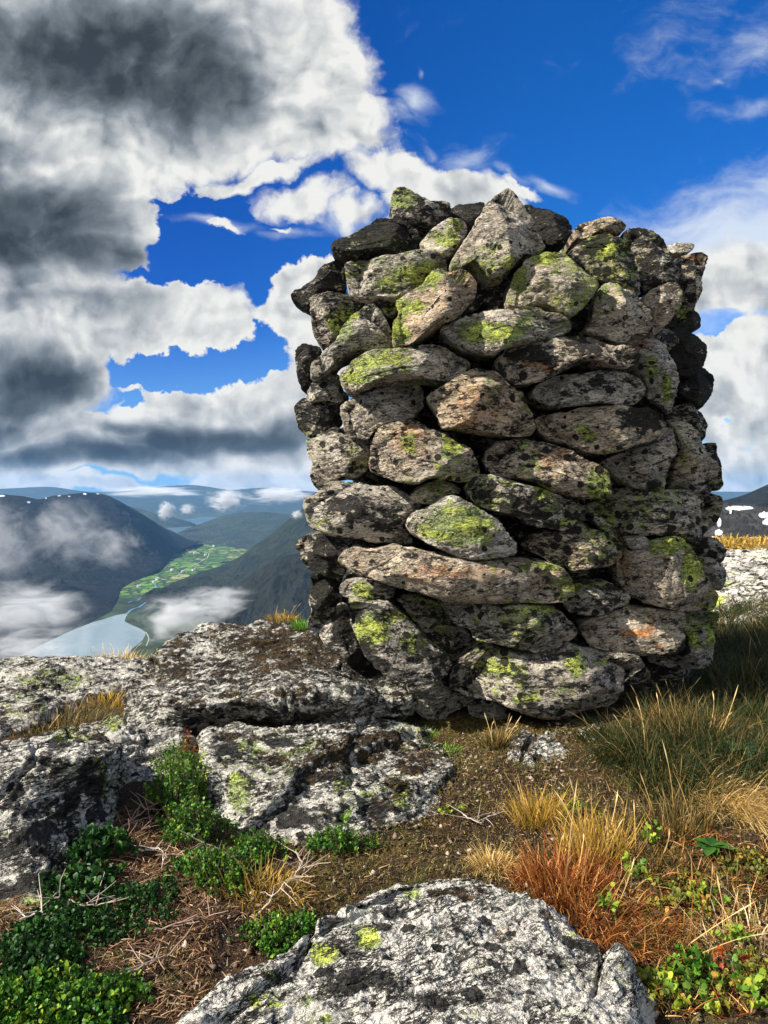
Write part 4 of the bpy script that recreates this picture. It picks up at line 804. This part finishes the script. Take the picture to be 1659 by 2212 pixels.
def shrub(label, px, py, rx, ry, h, n, leaf, col, name='dwarf_shrub', cat='shrub', group='dwarf shrubs between the rocks', at=None, whorl=7):
    c = on_ground(px, py) if at is None else np.array(at)
    root = bpy.data.objects.new(name, None); ROOT.objects.link(root); root.location = c; tag(root, label, cat, group)
    root.empty_display_size = .02
    h *= .8; rx *= .93; m = max(8, n//whorl)               # shoots: each carries whorls of leaves up its upper half
    a = RS.rand(m)*6.28; rr = np.sqrt(RS.rand(m)); bump = .6+.55*RS.rand(m)
    lob = .75+.3*np.sin(a*3+px)+.15*np.sin(a*7+py)
    B = np.stack([np.cos(a)*rr*rx*lob, np.sin(a)*rr*ry*lob, np.zeros(m)], -1)
    if at is None: B[:, 2] = ground_z(B[:, 0]+c[0], B[:, 1]+c[1])-c[2]
    T = B+np.stack([np.cos(a)*rr*.015+RS.normal(0, .008, m), np.sin(a)*rr*.015+RS.normal(0, .008, m)-.004, h*(1-.75*rr**2)*bump], -1)
    fr = .45+.55*RS.rand(m, whorl)
    C = B[:, None]+(T-B)[:, None]*fr[..., None]+RS.normal(0, .0015, (m, whorl, 3))
    D = RS.normal(0, 1, (m, whorl, 3)); D[..., 2] = np.abs(D[..., 2])*.5+.45
    sz = leaf*RS.uniform(.6, 1.25, (m, whorl))
    V, F = leaves(C.reshape(-1, 3), D.reshape(-1, 3), sz.ravel())
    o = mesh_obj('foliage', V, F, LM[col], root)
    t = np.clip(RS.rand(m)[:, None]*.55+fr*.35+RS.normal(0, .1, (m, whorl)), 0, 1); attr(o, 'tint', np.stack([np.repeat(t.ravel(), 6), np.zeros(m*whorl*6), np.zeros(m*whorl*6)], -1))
    d = T-B; ln = np.linalg.norm(d, axis=1)+1e-6
    V, F, s, k = ribbons(B, d/ln[:, None], ln, np.full(m, .0016), np.zeros(m), 3, curl=np.zeros((m, 3)))
    if m <= 20:
        for i in range(m):
            o = mesh_obj('stem', V[i*k:(i+1)*k], F[:3], M_TWIG, root); attr(o, 'tint', np.tile([RS.rand()*.6, 0, 0], (k, 1)))
        return root
    o = mesh_obj('stems', V, F, M_TWIG, root); attr(o, 'tint', np.stack([np.repeat(RS.rand(m)*.6, k), s*0, s*0], -1))
    return root
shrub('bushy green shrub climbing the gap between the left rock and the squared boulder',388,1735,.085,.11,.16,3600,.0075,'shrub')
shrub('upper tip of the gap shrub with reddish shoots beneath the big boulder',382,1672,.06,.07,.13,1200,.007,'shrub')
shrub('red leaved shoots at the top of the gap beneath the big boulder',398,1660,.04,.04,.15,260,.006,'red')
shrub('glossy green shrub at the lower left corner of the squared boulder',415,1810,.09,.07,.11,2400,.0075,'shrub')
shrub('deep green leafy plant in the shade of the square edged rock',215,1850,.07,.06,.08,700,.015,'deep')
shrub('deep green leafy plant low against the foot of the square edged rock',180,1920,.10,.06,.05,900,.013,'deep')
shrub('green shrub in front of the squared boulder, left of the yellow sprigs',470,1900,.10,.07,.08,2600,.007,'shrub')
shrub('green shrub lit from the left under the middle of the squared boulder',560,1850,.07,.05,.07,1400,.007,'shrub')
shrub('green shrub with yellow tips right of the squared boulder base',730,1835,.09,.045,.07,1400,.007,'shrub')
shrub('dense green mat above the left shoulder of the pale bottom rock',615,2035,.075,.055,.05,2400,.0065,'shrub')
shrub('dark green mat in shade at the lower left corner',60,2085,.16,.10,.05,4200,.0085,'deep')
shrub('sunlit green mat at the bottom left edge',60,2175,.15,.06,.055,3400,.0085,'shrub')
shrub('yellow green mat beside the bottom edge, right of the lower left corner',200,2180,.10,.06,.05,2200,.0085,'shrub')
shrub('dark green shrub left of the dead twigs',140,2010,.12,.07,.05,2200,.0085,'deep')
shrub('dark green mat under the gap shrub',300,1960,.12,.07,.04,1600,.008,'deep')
for (lab, px, py, rx, ry, n) in [('low olive leaf mat between the orange clump and the right border',1480,1960,.10,.07,500),('low olive leaf mat at the lower right corner',1600,2140,.12,.07,700),
 ('patchy leaf mat beside the bottom rock under the drooping brown clump',1420,2160,.07,.05,420),('low leaf mat at the right border below the straw tussocks',1610,1880,.10,.07,420)]:
    shrub(lab, px, py, rx, ry, .045, n, .010, 'olive', 'leaf_mat', 'leaf mat', 'low leaf mats at the right')
for (lab, px, py, n, leaf, col, h) in [
 ('yellow leaved sprig in front of the squared boulder, left one',595,1850,22,.014,'bilb',.05),('yellow leaved sprig in front of the squared boulder, tallest',690,1800,30,.013,'bilb',.06),
 ('yellow green sprig nearest the right end of the squared boulder',745,1795,26,.013,'bilb',.06),('yellow sprig in the mat at the lower left',155,2120,34,.013,'bilb',.05),
 ('bright bilberry sprig under the low orange clump',1440,2150,70,.014,'bilb',.07),('second bilberry sprig at the bottom edge near the pale rock corner',1480,2180,60,.015,'bilb',.07),
 ('yellow sprig at the bottom edge on the pale rock corner',1290,2180,60,.016,'bilb',.06),('yellow orange leaves at the bottom edge, right of the pale rock',1390,2205,30,.013,'bilb',.05),
 ('light green sprig inside the orange clump',1310,1990,44,.013,'bilb',.10),('light green leaves in the orange grass, right of the tall tuft',1370,1910,50,.013,'bilb',.10),
 ('yellow green sprig beneath the olive tuft',1400,1835,50,.012,'bilb',.11),('sprig of round leaves at the right border below the rusty grass',1590,2060,80,.013,'bilb',.06),
 ('small green sprig at the lower right corner',1630,2170,110,.015,'bilb',.07),('pale green sprig in the rusty grass at the right',1530,1960,50,.012,'bilb',.08),
 ('orange leaved sprig near the lower right corner',1585,2110,16,.013,'red',.07),('yellow green plant beside the golden tuft',1235,1770,40,.012,'bilb',.06),
 ('small pale seedling on the gravel left of the golden tuft',975,1760,16,.011,'bilb',.03),('dull green leafy patch under the sprigs at the lower right',1500,2120,260,.013,'shrub',.05)]:
    shrub(lab, px, py, .03 if n < 90 else .05, .025 if n < 90 else .04, h, n, leaf, col, 'leafy_sprig', 'sprig', 'leafy sprigs in the ground cover', whorl=5)
def rosette(label, px, py, n, L, col):
    c = on_ground(px, py); root = bpy.data.objects.new('rosette_plant', None); ROOT.objects.link(root); root.location = c; tag(root, label, 'plant', 'broad leaved plants in the grass')
    for i in range(n):
        a = i/n*6.28+RS.normal(0, .2); up = RS.uniform(.25, .8); s = np.linspace(0, 1, 9); l = L*RS.uniform(.7, 1.1)
        ctr = np.stack([np.cos(a)*s*l, np.sin(a)*s*l, up*l*s-.5*l*s**2.2], -1); w = l*.30*np.sin(np.pi*np.clip(s*.93+.05, 0, 1))**.8+.001
        sd = np.array([-math.sin(a), math.cos(a), 0]); V = np.stack([ctr+sd*w[:, None]+[0, 0, .004], ctr, ctr-sd*w[:, None]+[0, 0, .004]], 1).reshape(-1, 3); V[:, 2] += .02
        f = [];
        for k in range(8):
            for e in (0, 1): f.append([k*3+e, k*3+e+1, k*3+e+4, k*3+e+3])
        o = mesh_obj('leaf', V, np.array(f), LM[col], root); attr(o, 'tint', np.stack([np.full(27, RS.uniform(.2, .9)), np.zeros(27), np.zeros(27)], -1))
rosette('broad leaved blue green rosette in the dark grass at the right border', 1600, 1640, 8, .055, 'rosette')
rosette('crinkled bright green rosette below the dark drooping tussock', 1535, 1850, 9, .045, 'deep')
# dead twigs
def twig(label, pts, r=.0022, branches=6, tone=.7):
    c = on_ground(*pts[0]); root = bpy.data.objects.new('dead_twig', None)
    V, F = [], []; col = []
    def tube(Q, r0, r1):
        Q = np.array(Q); n = len(Q); b = len(V)
        for i, q in enumerate(Q):
            rr = r0+(r1-r0)*i/(n-1); t = Q[min(i+1, n-1)]-Q[max(i-1, 0)]; t = t/(np.linalg.norm(t)+1e-9); s = np.cross(t, [0, 0, 1.]); s /= np.linalg.norm(s)+1e-9; u = np.cross(s, t)
            for k in range(5): an = k*1.2566; V.append(q+rr*(s*math.cos(an)+u*math.sin(an)))
        for i in range(n-1):
            for k in range(5): F.append([b+i*5+k, b+i*5+(k+1) % 5, b+(i+1)*5+(k+1) % 5, b+(i+1)*5+k])
    W = [on_ground(*q)+[0, 0, .012+RS.uniform(0, .02)]-c for q in pts]; n = 14; k = np.linspace(0, len(W)-1, n)
    W = np.array(W); Q = np.stack([np.interp(k, range(len(W)), W[:, j]) for j in range(3)], -1); Q[1:-1] = (Q[:-2]+2*Q[1:-1]+Q[2:])/4; Q += RS.normal(0, .0015, Q.shape)
    tube(Q, r, r*.4)
    for _ in range(branches):
        i = RS.randint(1, n-1); d = RS.normal(0, 1, 3); d[2] = abs(d[2])*.5; d /= np.linalg.norm(d); l = RS.uniform(.03, .08)
        tube([Q[i]+d*l*s+RS.normal(0, .002, 3)*s+[0, 0, .0] for s in (0, .3, .6, 1)], r*.55, r*.25)
    o = mesh_obj('dead_twig', np.array(V), F, M_TWIG); o.location = c; attr(o, 'tint', np.tile([tone, 0, 0], (len(V), 1))); bpy.data.objects.remove(root)
    tag(o, label, 'twig', 'dead twigs on the ground')
for lab, pts, br, tone in [
 ('pale dead twig curving below the gap shrub', [(300,1870),(330,1850),(350,1860),(352,1890)], 5, .9),
 ('bleached twigs at the foot of the square edged rock', [(40,2025),(90,2000),(130,2010)], 7, .95),
 ('bundle of brown twigs left of the gap shrub', [(230,1830),(290,1790),(340,1760)], 12, .5),
 ('brown twig just under the bundle left of the gap shrub', [(240,1850),(300,1815),(350,1790)], 12, .4),
 ('pinkish twigs under the glossy green shrub', [(400,1880),(440,1850),(490,1860)], 10, .6),
 ('long bare twig looping above the dense green mat', [(560,1990),(600,1960),(640,1920),(650,1890)], 10, .8),
 ('branched dead twig left of the yellow tipped shrub', [(640,1870),(660,1900),(640,1940)], 12, .6),
 ('grey twig crossing the dark shade at the lower left', [(120,1960),(190,1985),(260,1975)], 8, .8),
 ('twigs reaching right from the lower left mats', [(330,2050),(400,2030),(460,2010)], 8, .5),
 ('dead twigs on the gravel left of the golden tuft', [(1000,1780),(1040,1800),(1060,1770)], 8, .8),
 ('bare stem crossing the brown litter near the bottom', [(250,2140),(330,2110),(380,2080)], 8, .6)]:
    twig(lab, pts, .0022, br, tone)

# ------------------------------------------------------------------ the valley, 1 : 10 in every direction
ZV = -90.0
def Yfloor(py, z=ZV): return (CAMZ-z)*F0/(py-HZ)
def hill_mat(name, a, bcol, rocky, snow=0.0, sc=.02):
    m, t, b = mat_new(name); g = t.new('ShaderNodeNewGeometry'); p = g.outputs['Position']
    n = t.noise(p, sc*2.2, 6, .62); n2 = t.noise(p, sc*14, 5, .7); n3 = t.noise(t.mapping(p, (0,0,0), (0,0,0), (1, 1, .3)), sc*7, 5, .65)
    c = t.mix(t.ss(n, .42, .6), a, bcol); c = t.mix(t.math('MULTIPLY', t.ss(n2, .4, .65), .6), c, tuple(x*.35 for x in a))
    sx = t.new('ShaderNodeSeparateXYZ'); t.l.new(g.outputs['Normal'], sx.inputs[0])
    steep = t.ss(t.math('ADD', sx.outputs[2], t.math('MULTIPLY', t.math('SUBTRACT', n3, .5), .9)), .62, .35)
    c = t.mix(steep, c, rocky)
    if snow:
        s = colattr(t, 'snow'); sf = t.ss(t.math('ADD', s[0], t.math('MULTIPLY', t.math('SUBTRACT', n2, .5), 1.3)), .40, .60)
        c = t.mix(sf, c, (.85,.88,.92))
    t.l.new(c, b.inputs['Base Color'])
    bp = t.new('ShaderNodeBump'); bp.inputs['Strength'].default_value = .9; bp.inputs['Distance'].default_value = .12/sc*.6
    t.l.new(t.math('ADD', n2, n3), bp.inputs['Height']); t.l.new(bp.outputs[0], b.inputs['Normal'])
    return m
def ridge(name, crest, foot, back=260, mat=None, amp=6, n=260, m=110, snow=None, sc=.012, seed=0, back_z=ZV-4, prof=1.25):
    """crest and foot: (px, py, Y) polylines, left to right; foot lies on the valley floor."""
    C = np.array([P(*q) for q in crest]); Fo = np.array([P(*q) for q in foot])
    def res(A, k):
        d = np.concatenate([[0], np.cumsum(np.linalg.norm(np.diff(A, axis=0), axis=1))]); d /= d[-1]; x = np.linspace(0, 1, k)
        R = np.stack([np.interp(x, d, A[:, j]) for j in range(3)], -1)
        for _ in range(6): R[1:-1] = (R[:-2]+2*R[1:-1]+R[2:])/4
        return R
    C = res(C, n); Fo = res(Fo, n); B = C.copy(); B[:, 1] += back; B[:, 2] = back_z
    rows = []
    for i in range(m):
        v = i/(m-1)
        if v < .62:
            w = v/.62; r = Fo*(1-w)+C*w; zz = Fo[:, 2]*(1-w**prof)+C[:, 2]*w**prof; r[:, 2] = zz
        else:
            w = (v-.62)/.38; r = C*(1-w)+B*w; r[:, 2] = C[:, 2]*(1-w**1.3)+B[:, 2]*w**1.3
        k = math.sin(math.pi*min(v/.62, 1))**.6 if v < .62 else .6*w
        q = r*np.array([1, 1, .4])
        dz = fbm(q, sc, 5, 91+seed, .5, True)*amp*k+fbm(q, sc*7, 4, 95+seed, .6)*amp*.22*(k+.25)
        r = r.copy(); r[:, 2] += dz; rows.append(r)
    G = np.array(rows); V = G.reshape(-1, 3)
    o = mesh_obj(name, V, grid_faces(m, n, False), mat)
    if snow is not None:
        Y = V[:, 1]; px = V[:, 0]/Y*F0+CX; py = HZ-(V[:, 2]-CAMZ)/Y*F0; s = np.zeros(len(V))
        for (x, y, rx, ry) in snow: s = np.maximum(s, 1-sst(np.sqrt(((px-x)/rx)**2+((py-y)/ry)**2), .5, 1.2))
        attr(o, 'snow', np.stack([s, s, s], -1))
    return struct(o)
HM = hill_mat('forested_mountain', (.004,.008,.011), (.009,.015,.014), (.017,.020,.027), 1.0, .02)  # albedo set dark to stand in for cloud shade on the mountain
HM2 = hill_mat('green_ridge', (.005,.012,.008), (.020,.030,.012), (.035,.033,.032), 0, .03)
HM3 = hill_mat('far_blue_hill', (.02,.035,.03), (.04,.06,.04), (.05,.05,.05), 0, .012)
HM4 = hill_mat('near_brown_ridge', (.004,.009,.009), (.013,.017,.012), (.020,.020,.024), 0, .06)
HM5 = hill_mat('snow_patched_mountain', (.030,.034,.038), (.060,.062,.060), (.045,.05,.06), 1.0, .18)
# distant wall of mountains closing the valley, and the cloud-topped range
ridge('mountain_range', [(-900,1062,3300),(-500,1046,3300),(-200,1062,3200),(0,1056,3200),(110,1050,3200),(180,1062,3200),(250,1064,3200),(330,1052,3200),(420,1046,3200),(500,1060,3200),(560,1052,3200),(700,1064,3200),(1100,1062,3200),(1800,1062,3200)],
      [(-900,1112,2500),(0,1112,2500),(250,1112,2450),(420,1110,2450),(560,1108,2500),(700,1108,2500),(1100,1108,2500),(1800,1108,2500)], 300, HM3, 7, seed=1, sc=.004)
ridge('mountain', [(-700,1060,900),(-300,1060,860),(-100,1056,840),(0,1067,830),(50,1072,850),(84,1079,870),(110,1072,890),(150,1067,920),(193,1064,950),(228,1068,970),(262,1086,990),(301,1112,1000),(322,1132,1000),(344,1156,990),(362,1172,985),(378,1188,980)],
      [(-700,1430,382),(-300,1430,382),(0,1430,382),(60,1408,405),(99,1388,429),(150,1364,462),(198,1345,492),(240,1322,533),(255,1298,585),(262,1272,653),(290,1255,707),(344,1237,776),(358,1222,843),(368,1208,918),(375,1200,967),(380,1196,990)],
      200, HM, 13, 360, 170, snow=[(0,1071,14,2.2),(62,1085,5,2),(183,1067,5,2),(212,1066,4,2.2),(128,1071,4,1.5),(100,1076,3,1.5),(150,1072,4,1.2)], seed=2, sc=.014)
ridge('headland', [(250,1088,1750),(300,1098,1720),(345,1112,1700),(385,1120,1690),(412,1128,1690),(418,1133,1690)], [(250,1137,1668),(300,1138,1650),(335,1142,1577),(370,1140,1610),(400,1138,1650),(418,1136,1680)], 60, HM3, 1, 120, 60, seed=3)
ridge('far_hill', [(345,1168,1260),(372,1156,1300),(413,1138,1360),(445,1127,1400),(480,1114,1450),(520,1107,1480),(560,1105,1480),(620,1110,1440),(700,1112,1400),(820,1110,1380)],
      [(350,1170,1210),(380,1172,1190),(420,1176,1152),(470,1178,1134),(520,1186,1068),(580,1192,1023),(640,1200,968),(720,1210,908),(820,1215,880)], 200, HM3, 2.5, 220, 90, seed=4)
ridge('forested_ridge', [(330,1283,625),(387,1254,700),(430,1240,720),(473,1224,740),(516,1203,760),(555,1175,770),(593,1147,780),(625,1120,790),(660,1094,800),(700,1070,800),(820,1050,800)],
      [(300,1296,590),(340,1310,558),(400,1330,519),(470,1350,484),(540,1370,454),(600,1390,427),(660,1400,415),(740,1410,403),(820,1420,392)], 220, HM2, 8, 260, 110, seed=5, sc=.02)
ridge('near_ridge', [(440,1305,400),(464,1297,400),(500,1270,400),(516,1262,400),(559,1229,400),(590,1210,400),(619,1199,400),(671,1189,400),(740,1180,400),(850,1170,400)],
      [(440,1440,300),(500,1440,300),(560,1440,300),(620,1440,300),(680,1440,300),(760,1440,300),(850,1440,300)], 120, HM4, 6, 220, 120, seed=6, sc=.035, prof=.8)
ridge('snowy_mountain', [(1380,1098,70),(1480,1092,70),(1560,1090,70),(1590,1088,70),(1615,1091,70),(1659,1097,70),(1720,1104,70),(1900,1100,70)],
      [(1380,1200,42),(1480,1200,42),(1560,1200,42),(1659,1200,42),(1900,1200,42)], 30, HM5, 1.0, 260, 130, snow=[(1598,1097,38,5),(1652,1112,16,8),(1655,1128,10,7),(1553,1128,6,13),(1552,1150,10,8),(1580,1108,6,1.5)], sc=.25, seed=7, back_z=-30, prof=.9)
ridge('cloudy_mountain', [(1480,1090,300),(1560,1082,300),(1600,1072,300),(1640,1055,300),(1700,1030,300),(1800,1000,300),(2000,980,300)],
      [(1480,1150,220),(1560,1150,220),(1659,1150,220),(1800,1150,220),(2000,1150,220)], 80, HM, 3, 160, 80, snow=[(0,0,1,1)], sc=.03, seed=8)

def flat_poly(name, pts_px, z, mat, off=0):
    Q = [((px-CX)/F0*Yfloor(py, z), Yfloor(py, z), z+off) for px, py in pts_px]
    return mesh_obj(name, np.array(Q), [list(range(len(Q)))], mat, None, False)
def valley():
    m, t, b = mat_new('valley_fields'); g = t.new('ShaderNodeNewGeometry'); p = g.outputs['Position']
    pw = t.vadd(p, t.vscale(t.vadd(t.noise(p, .03, 3, .5, 0, 1), (-.5,-.5,-.5)), 30))
    ps = t.mapping(pw, (0,0,0), (0,0,.2), (1.0, .45, 1))
    vc = t.vor(ps, .055, out='Color'); s = t.new('ShaderNodeSeparateColor'); t.l.new(vc, s.inputs[0])
    fld = t.mix(s.outputs[0], (.035,.10,.018), (.12,.24,.04)); fld = t.mix(t.ss(s.outputs[1], .75, .85), fld, (.22,.26,.09))
    ed = t.vor(ps, .055, 'DISTANCE_TO_EDGE'); fld = t.mix(t.ss(ed, .09, .03), fld, (.012,.03,.012))
    tr = t.noise(p, .12, 5, .7); fld = t.mix(t.ss(tr, .50, .56), fld, (.012,.03,.014))
    sx = t.new('ShaderNodeSeparateXYZ'); t.l.new(p, sx.inputs[0])
    near = t.math('MULTIPLY', t.ss(sx.outputs[1], 575, 640), t.ss(sx.outputs[1], 1190, 1130))
    dk = t.mix(t.ss(t.noise(p, .03, 5, .65), .45, .6), (.014,.026,.012), (.040,.062,.022))
    c = t.mix(near, dk, fld); t.l.new(c, b.inputs['Base Color'])
    V = np.array([[-9000,60,ZV],[9000,60,ZV],[9000,9000,ZV],[-9000,9000,ZV]]); struct(mesh_obj('valley_floor', V, [[0,1,2,3]], m, None, False))
    w, t, b = mat_new('still_water'); b.inputs['Base Color'].default_value = (.12,.20,.24,1); b.inputs['Roughness'].default_value = .03; b.inputs['IOR'].default_value = 3.0
    b.inputs['Specular IOR Level'].default_value = 1.0
    g = t.new('ShaderNodeNewGeometry'); bp = t.new('ShaderNodeBump'); bp.inputs['Strength'].default_value = .12; bp.inputs['Distance'].default_value = 1.0
    t.l.new(t.noise(g.outputs['Position'], .05, 3, .5), bp.inputs['Height']); t.l.new(bp.outputs[0], b.inputs['Normal'])
    lake = [(-200,1440),(0,1432),(30,1424),(60,1408),(99,1388),(125,1376),(150,1364),(175,1354),(198,1345),(222,1338),(250,1329),(268,1326),(276,1326),(272,1333),(269,1342),(280,1348),(301,1357),(316,1366),(312,1376),(307,1384),(298,1392),(285,1402),(270,1420),(240,1460),(-200,1500)]
    struct(flat_poly('lake', lake, ZV+.1, w))
    fj = [(300,1139),(335,1145),(361,1161),(390,1152),(413,1144),(445,1132),(470,1124),(470,1117),(440,1116),(409,1121),(380,1124),(300,1126)]
    struct(flat_poly('fjord', fj, ZV+.1, w))
    struct(flat_poly('fjord', [(366,1166),(380,1168),(410,1170),(440,1172),(470,1173),(476,1176),(440,1176),(400,1174),(370,1171)], ZV+.1, w))
    def ribbon(name, pts, wpx, z, mat):
        A = []; B = []
        for i, (x, y) in enumerate(pts):
            Y = Yfloor(y, z); X = (x-CX)/F0*Y; hw = wpx*Y/F0/2; A.append((X-hw, Y, z)); B.append((X+hw, Y, z))
        V = A+B; n = len(A); return mesh_obj(name, np.array(V), [[i, i+1, n+i+1, n+i] for i in range(n-1)], mat, None, False)
    struct(ribbon('river', [(272,1328),(282,1318),(290,1314),(300,1312),(308,1306),(316,1300),(314,1295),(318,1290)], 5, ZV+.12, w))
    struct(ribbon('river', [(276,1302),(286,1298),(296,1297),(304,1292),(312,1287),(322,1284),(328,1281),(333,1276),(338,1268),(334,1262)], 4, ZV+.12, w))
    rm, t, b = mat_new('pale_road'); b.inputs['Base Color'].default_value = (.5,.5,.48,1)
    struct(ribbon('road', [(316,1366),(322,1380),(316,1395)], 1.3, ZV+.2, rm)); struct(ribbon('road', [(332,1284),(336,1296),(345,1303)], 1.2, ZV+.2, rm))
    struct(ribbon('road', [(330,1258),(345,1250),(380,1246),(395,1232),(430,1215),(448,1205),(452,1195)], 1.0, ZV+.2, rm))
    # farmhouses, each a white box with a gable roof
    hm, t, b = mat_new('white_house_wall'); b.inputs['Base Color'].default_value = (.75,.75,.72,1)
    rf, t, b = mat_new('grey_house_roof'); b.inputs['Base Color'].default_value = (.25,.25,.27,1)
    rs = np.random.RandomState(3); first = None
    for i in range(0, 26, 2):
        px, py = [(300,1268),(318,1262),(333,1258),(352,1240),(372,1232),(388,1226),(395,1236),(410,1220),(418,1233),(432,1208),(444,1200),(456,1190),(462,1180),(476,1181),(486,1178),(498,1177),(510,1178),(430,1183),(405,1190),(440,1216),(395,1200),(368,1246),(340,1252),(358,1228),(420,1196),(450,1214)][i]
        Y = Yfloor(py); s = .8
        if first is None:
            r = bpy.data.objects.new('farmhouse', None); ROOT.objects.link(r)
            V = np.array([[-2,-1.2,0],[2,-1.2,0],[2,1.2,0],[-2,1.2,0],[-2,-1.2,1.6],[2,-1.2,1.6],[2,1.2,1.6],[-2,1.2,1.6],[-2,0,2.6],[2,0,2.6]])*s
            wl = mesh_obj('wall', V, [[0,1,5,4],[1,2,6,9,5],[2,3,7,6],[3,0,4,8,7]], hm, r, False)
            V = np.array([[-2.2,-1.5,1.4],[2.2,-1.5,1.4],[2.2,0,2.75],[-2.2,0,2.75],[2.2,1.5,1.4],[-2.2,1.5,1.4]])*s
            ro = mesh_obj('roof', V, [[0,1,2,3],[3,2,4,5]], rf, r, False); first = (r, [wl, ro])
        else:
            r = first[0].copy(); ROOT.objects.link(r)
            for ch in first[1]: q = ch.copy(); ROOT.objects.link(q); q.parent = r
        r.location = ((px-CX)/F0*Y, Y, ZV); r.rotation_euler = (0, 0, rs.uniform(-.8, .8)); tag(r, 'tiny white farmhouse among the green fields of the valley', 'house', 'farmhouses on the valley floor')
valley()

# ------------------------------------------------------------------ drifting mist below the summit
def mist(label, px, py, Y, rx, ry, dens, seed):
    m = bpy.data.materials.new('mist'); m.use_nodes = True; t = NT(m.node_tree); t.n.clear(); out = t.new('ShaderNodeOutputMaterial')
    tc = t.new('ShaderNodeTexCoord'); o3 = tc.outputs['Object']; oi = t.vadd(o3, (seed*3.1, seed*1.3, 0))
    ln = t.new('ShaderNodeVectorMath', operation='LENGTH'); t.l.new(o3, ln.inputs[0])
    n = t.noise(t.mapping(oi, (0,0,0), (0,.5,.0), (1,1,1.2)), 1.9, 6, .66, .9)
    f = t.math('SUBTRACT', t.math('ADD', t.math('SUBTRACT', 1.0, ln.outputs['Value']), t.math('MULTIPLY', t.math('SUBTRACT', n, .5), 2.9)), .34)
    d = t.math('MULTIPLY', t.math('MAXIMUM', f, 0.0), t.ss(ln.outputs['Value'], 1.0, .5))
    R = rx*Y/F0
    v = t.new('ShaderNodeVolumePrincipled'); v.inputs['Color'].default_value = (.97,.98,1.0,1); v.inputs['Anisotropy'].default_value = -.25
    t.l.new(t.math('MULTIPLY', d, 1.35*dens/R), v.inputs['Density']); t.l.new(v.outputs[0], out.inputs['Volume'])
    th = np.linspace(0, math.pi, 17); ph = np.linspace(0, 2*math.pi, 24, endpoint=False)
    G = np.array([[(math.sin(a)*math.cos(b), math.sin(a)*math.sin(b), math.cos(a)) for b in ph] for a in th[1:-1]]); V = np.concatenate([G.reshape(-1, 3), [[0,0,1],[0,0,-1]]])
    F = grid_faces(15, 24).tolist(); F += [[(j+1) % 24, j, 360] for j in range(24)]+[[14*24+j, 14*24+(j+1) % 24, 361] for j in range(24)]
    F = [f[::-1] for f in F]
    o = mesh_obj('mist', V, F, m); o.location = P(px, py, Y); o.scale = (R, R*.8, ry*Y/F0)
    tag(o, label, 'mist', None, 'stuff')
for i, a in enumerate([
 ('broad bank of mist over the left shore of the lake', 50, 1325, 330, 210, 90, 3.6),
 ('mist wisp hanging on the dark mountain flank', 140, 1150, 560, 120, 110, 1.1),
 ('faint mist at the far left of the mountain flank', 0, 1170, 560, 120, 130, 1.3),
 ('mist over the right shore of the lake', 395, 1335, 340, 130, 75, 3.0),
 ('thin mist spreading before the forested ridge', 470, 1300, 290, 110, 50, 2.2),
 ('low mist across the lower left lake corner', 60, 1400, 300, 130, 50, 2.2),
 ('small cloud puff above the fjord', 361, 1103, 1300, 28, 26, 7.0),
 ('small torn cloud right of the puff above the fjord', 405, 1100, 1400, 26, 18, 3.0),
 ('white cloud tail hanging down to the far hill', 490, 1080, 1500, 60, 34, 8.0),
 ('little cloud touching the top of the forested ridge', 642, 1112, 700, 18, 14, 4.0),
 ('pale cloud bank in front of the distant range', 330, 1062, 1900, 160, 16, 5),
 ('cloud lying on the distant range beside the cairn', 600, 1070, 1900, 110, 26, 7),
 ('faint veil of mist down the middle of the mountain', 240, 1180, 600, 90, 70, .9)]):
    mist(*a, i+1)
def haze():
    m = bpy.data.materials.new('valley_air'); m.use_nodes = True; t = NT(m.node_tree); t.n.clear(); out = t.new('ShaderNodeOutputMaterial')
    v = t.new('ShaderNodeVolumePrincipled'); v.inputs['Color'].default_value = (.22,.52,1.0,1); v.inputs['Density'].default_value = .00013
    t.l.new(v.outputs[0], out.inputs['Volume'])
    x, y0, y1, z0, z1 = 4500, -60, 4200, -97, 48
    V = np.array([[sx*x, y, z] for z in (z0, z1) for y in (y0, y1) for sx in (-1, 1)])
    o = mesh_obj('haze', V, [[0,2,3,1],[4,5,7,6],[0,1,5,4],[2,6,7,3],[0,4,6,2],[1,3,7,5]], m, None, False)
    tag(o, 'blue air filling the valley down to the fjord', 'haze', None, 'stuff')
haze()
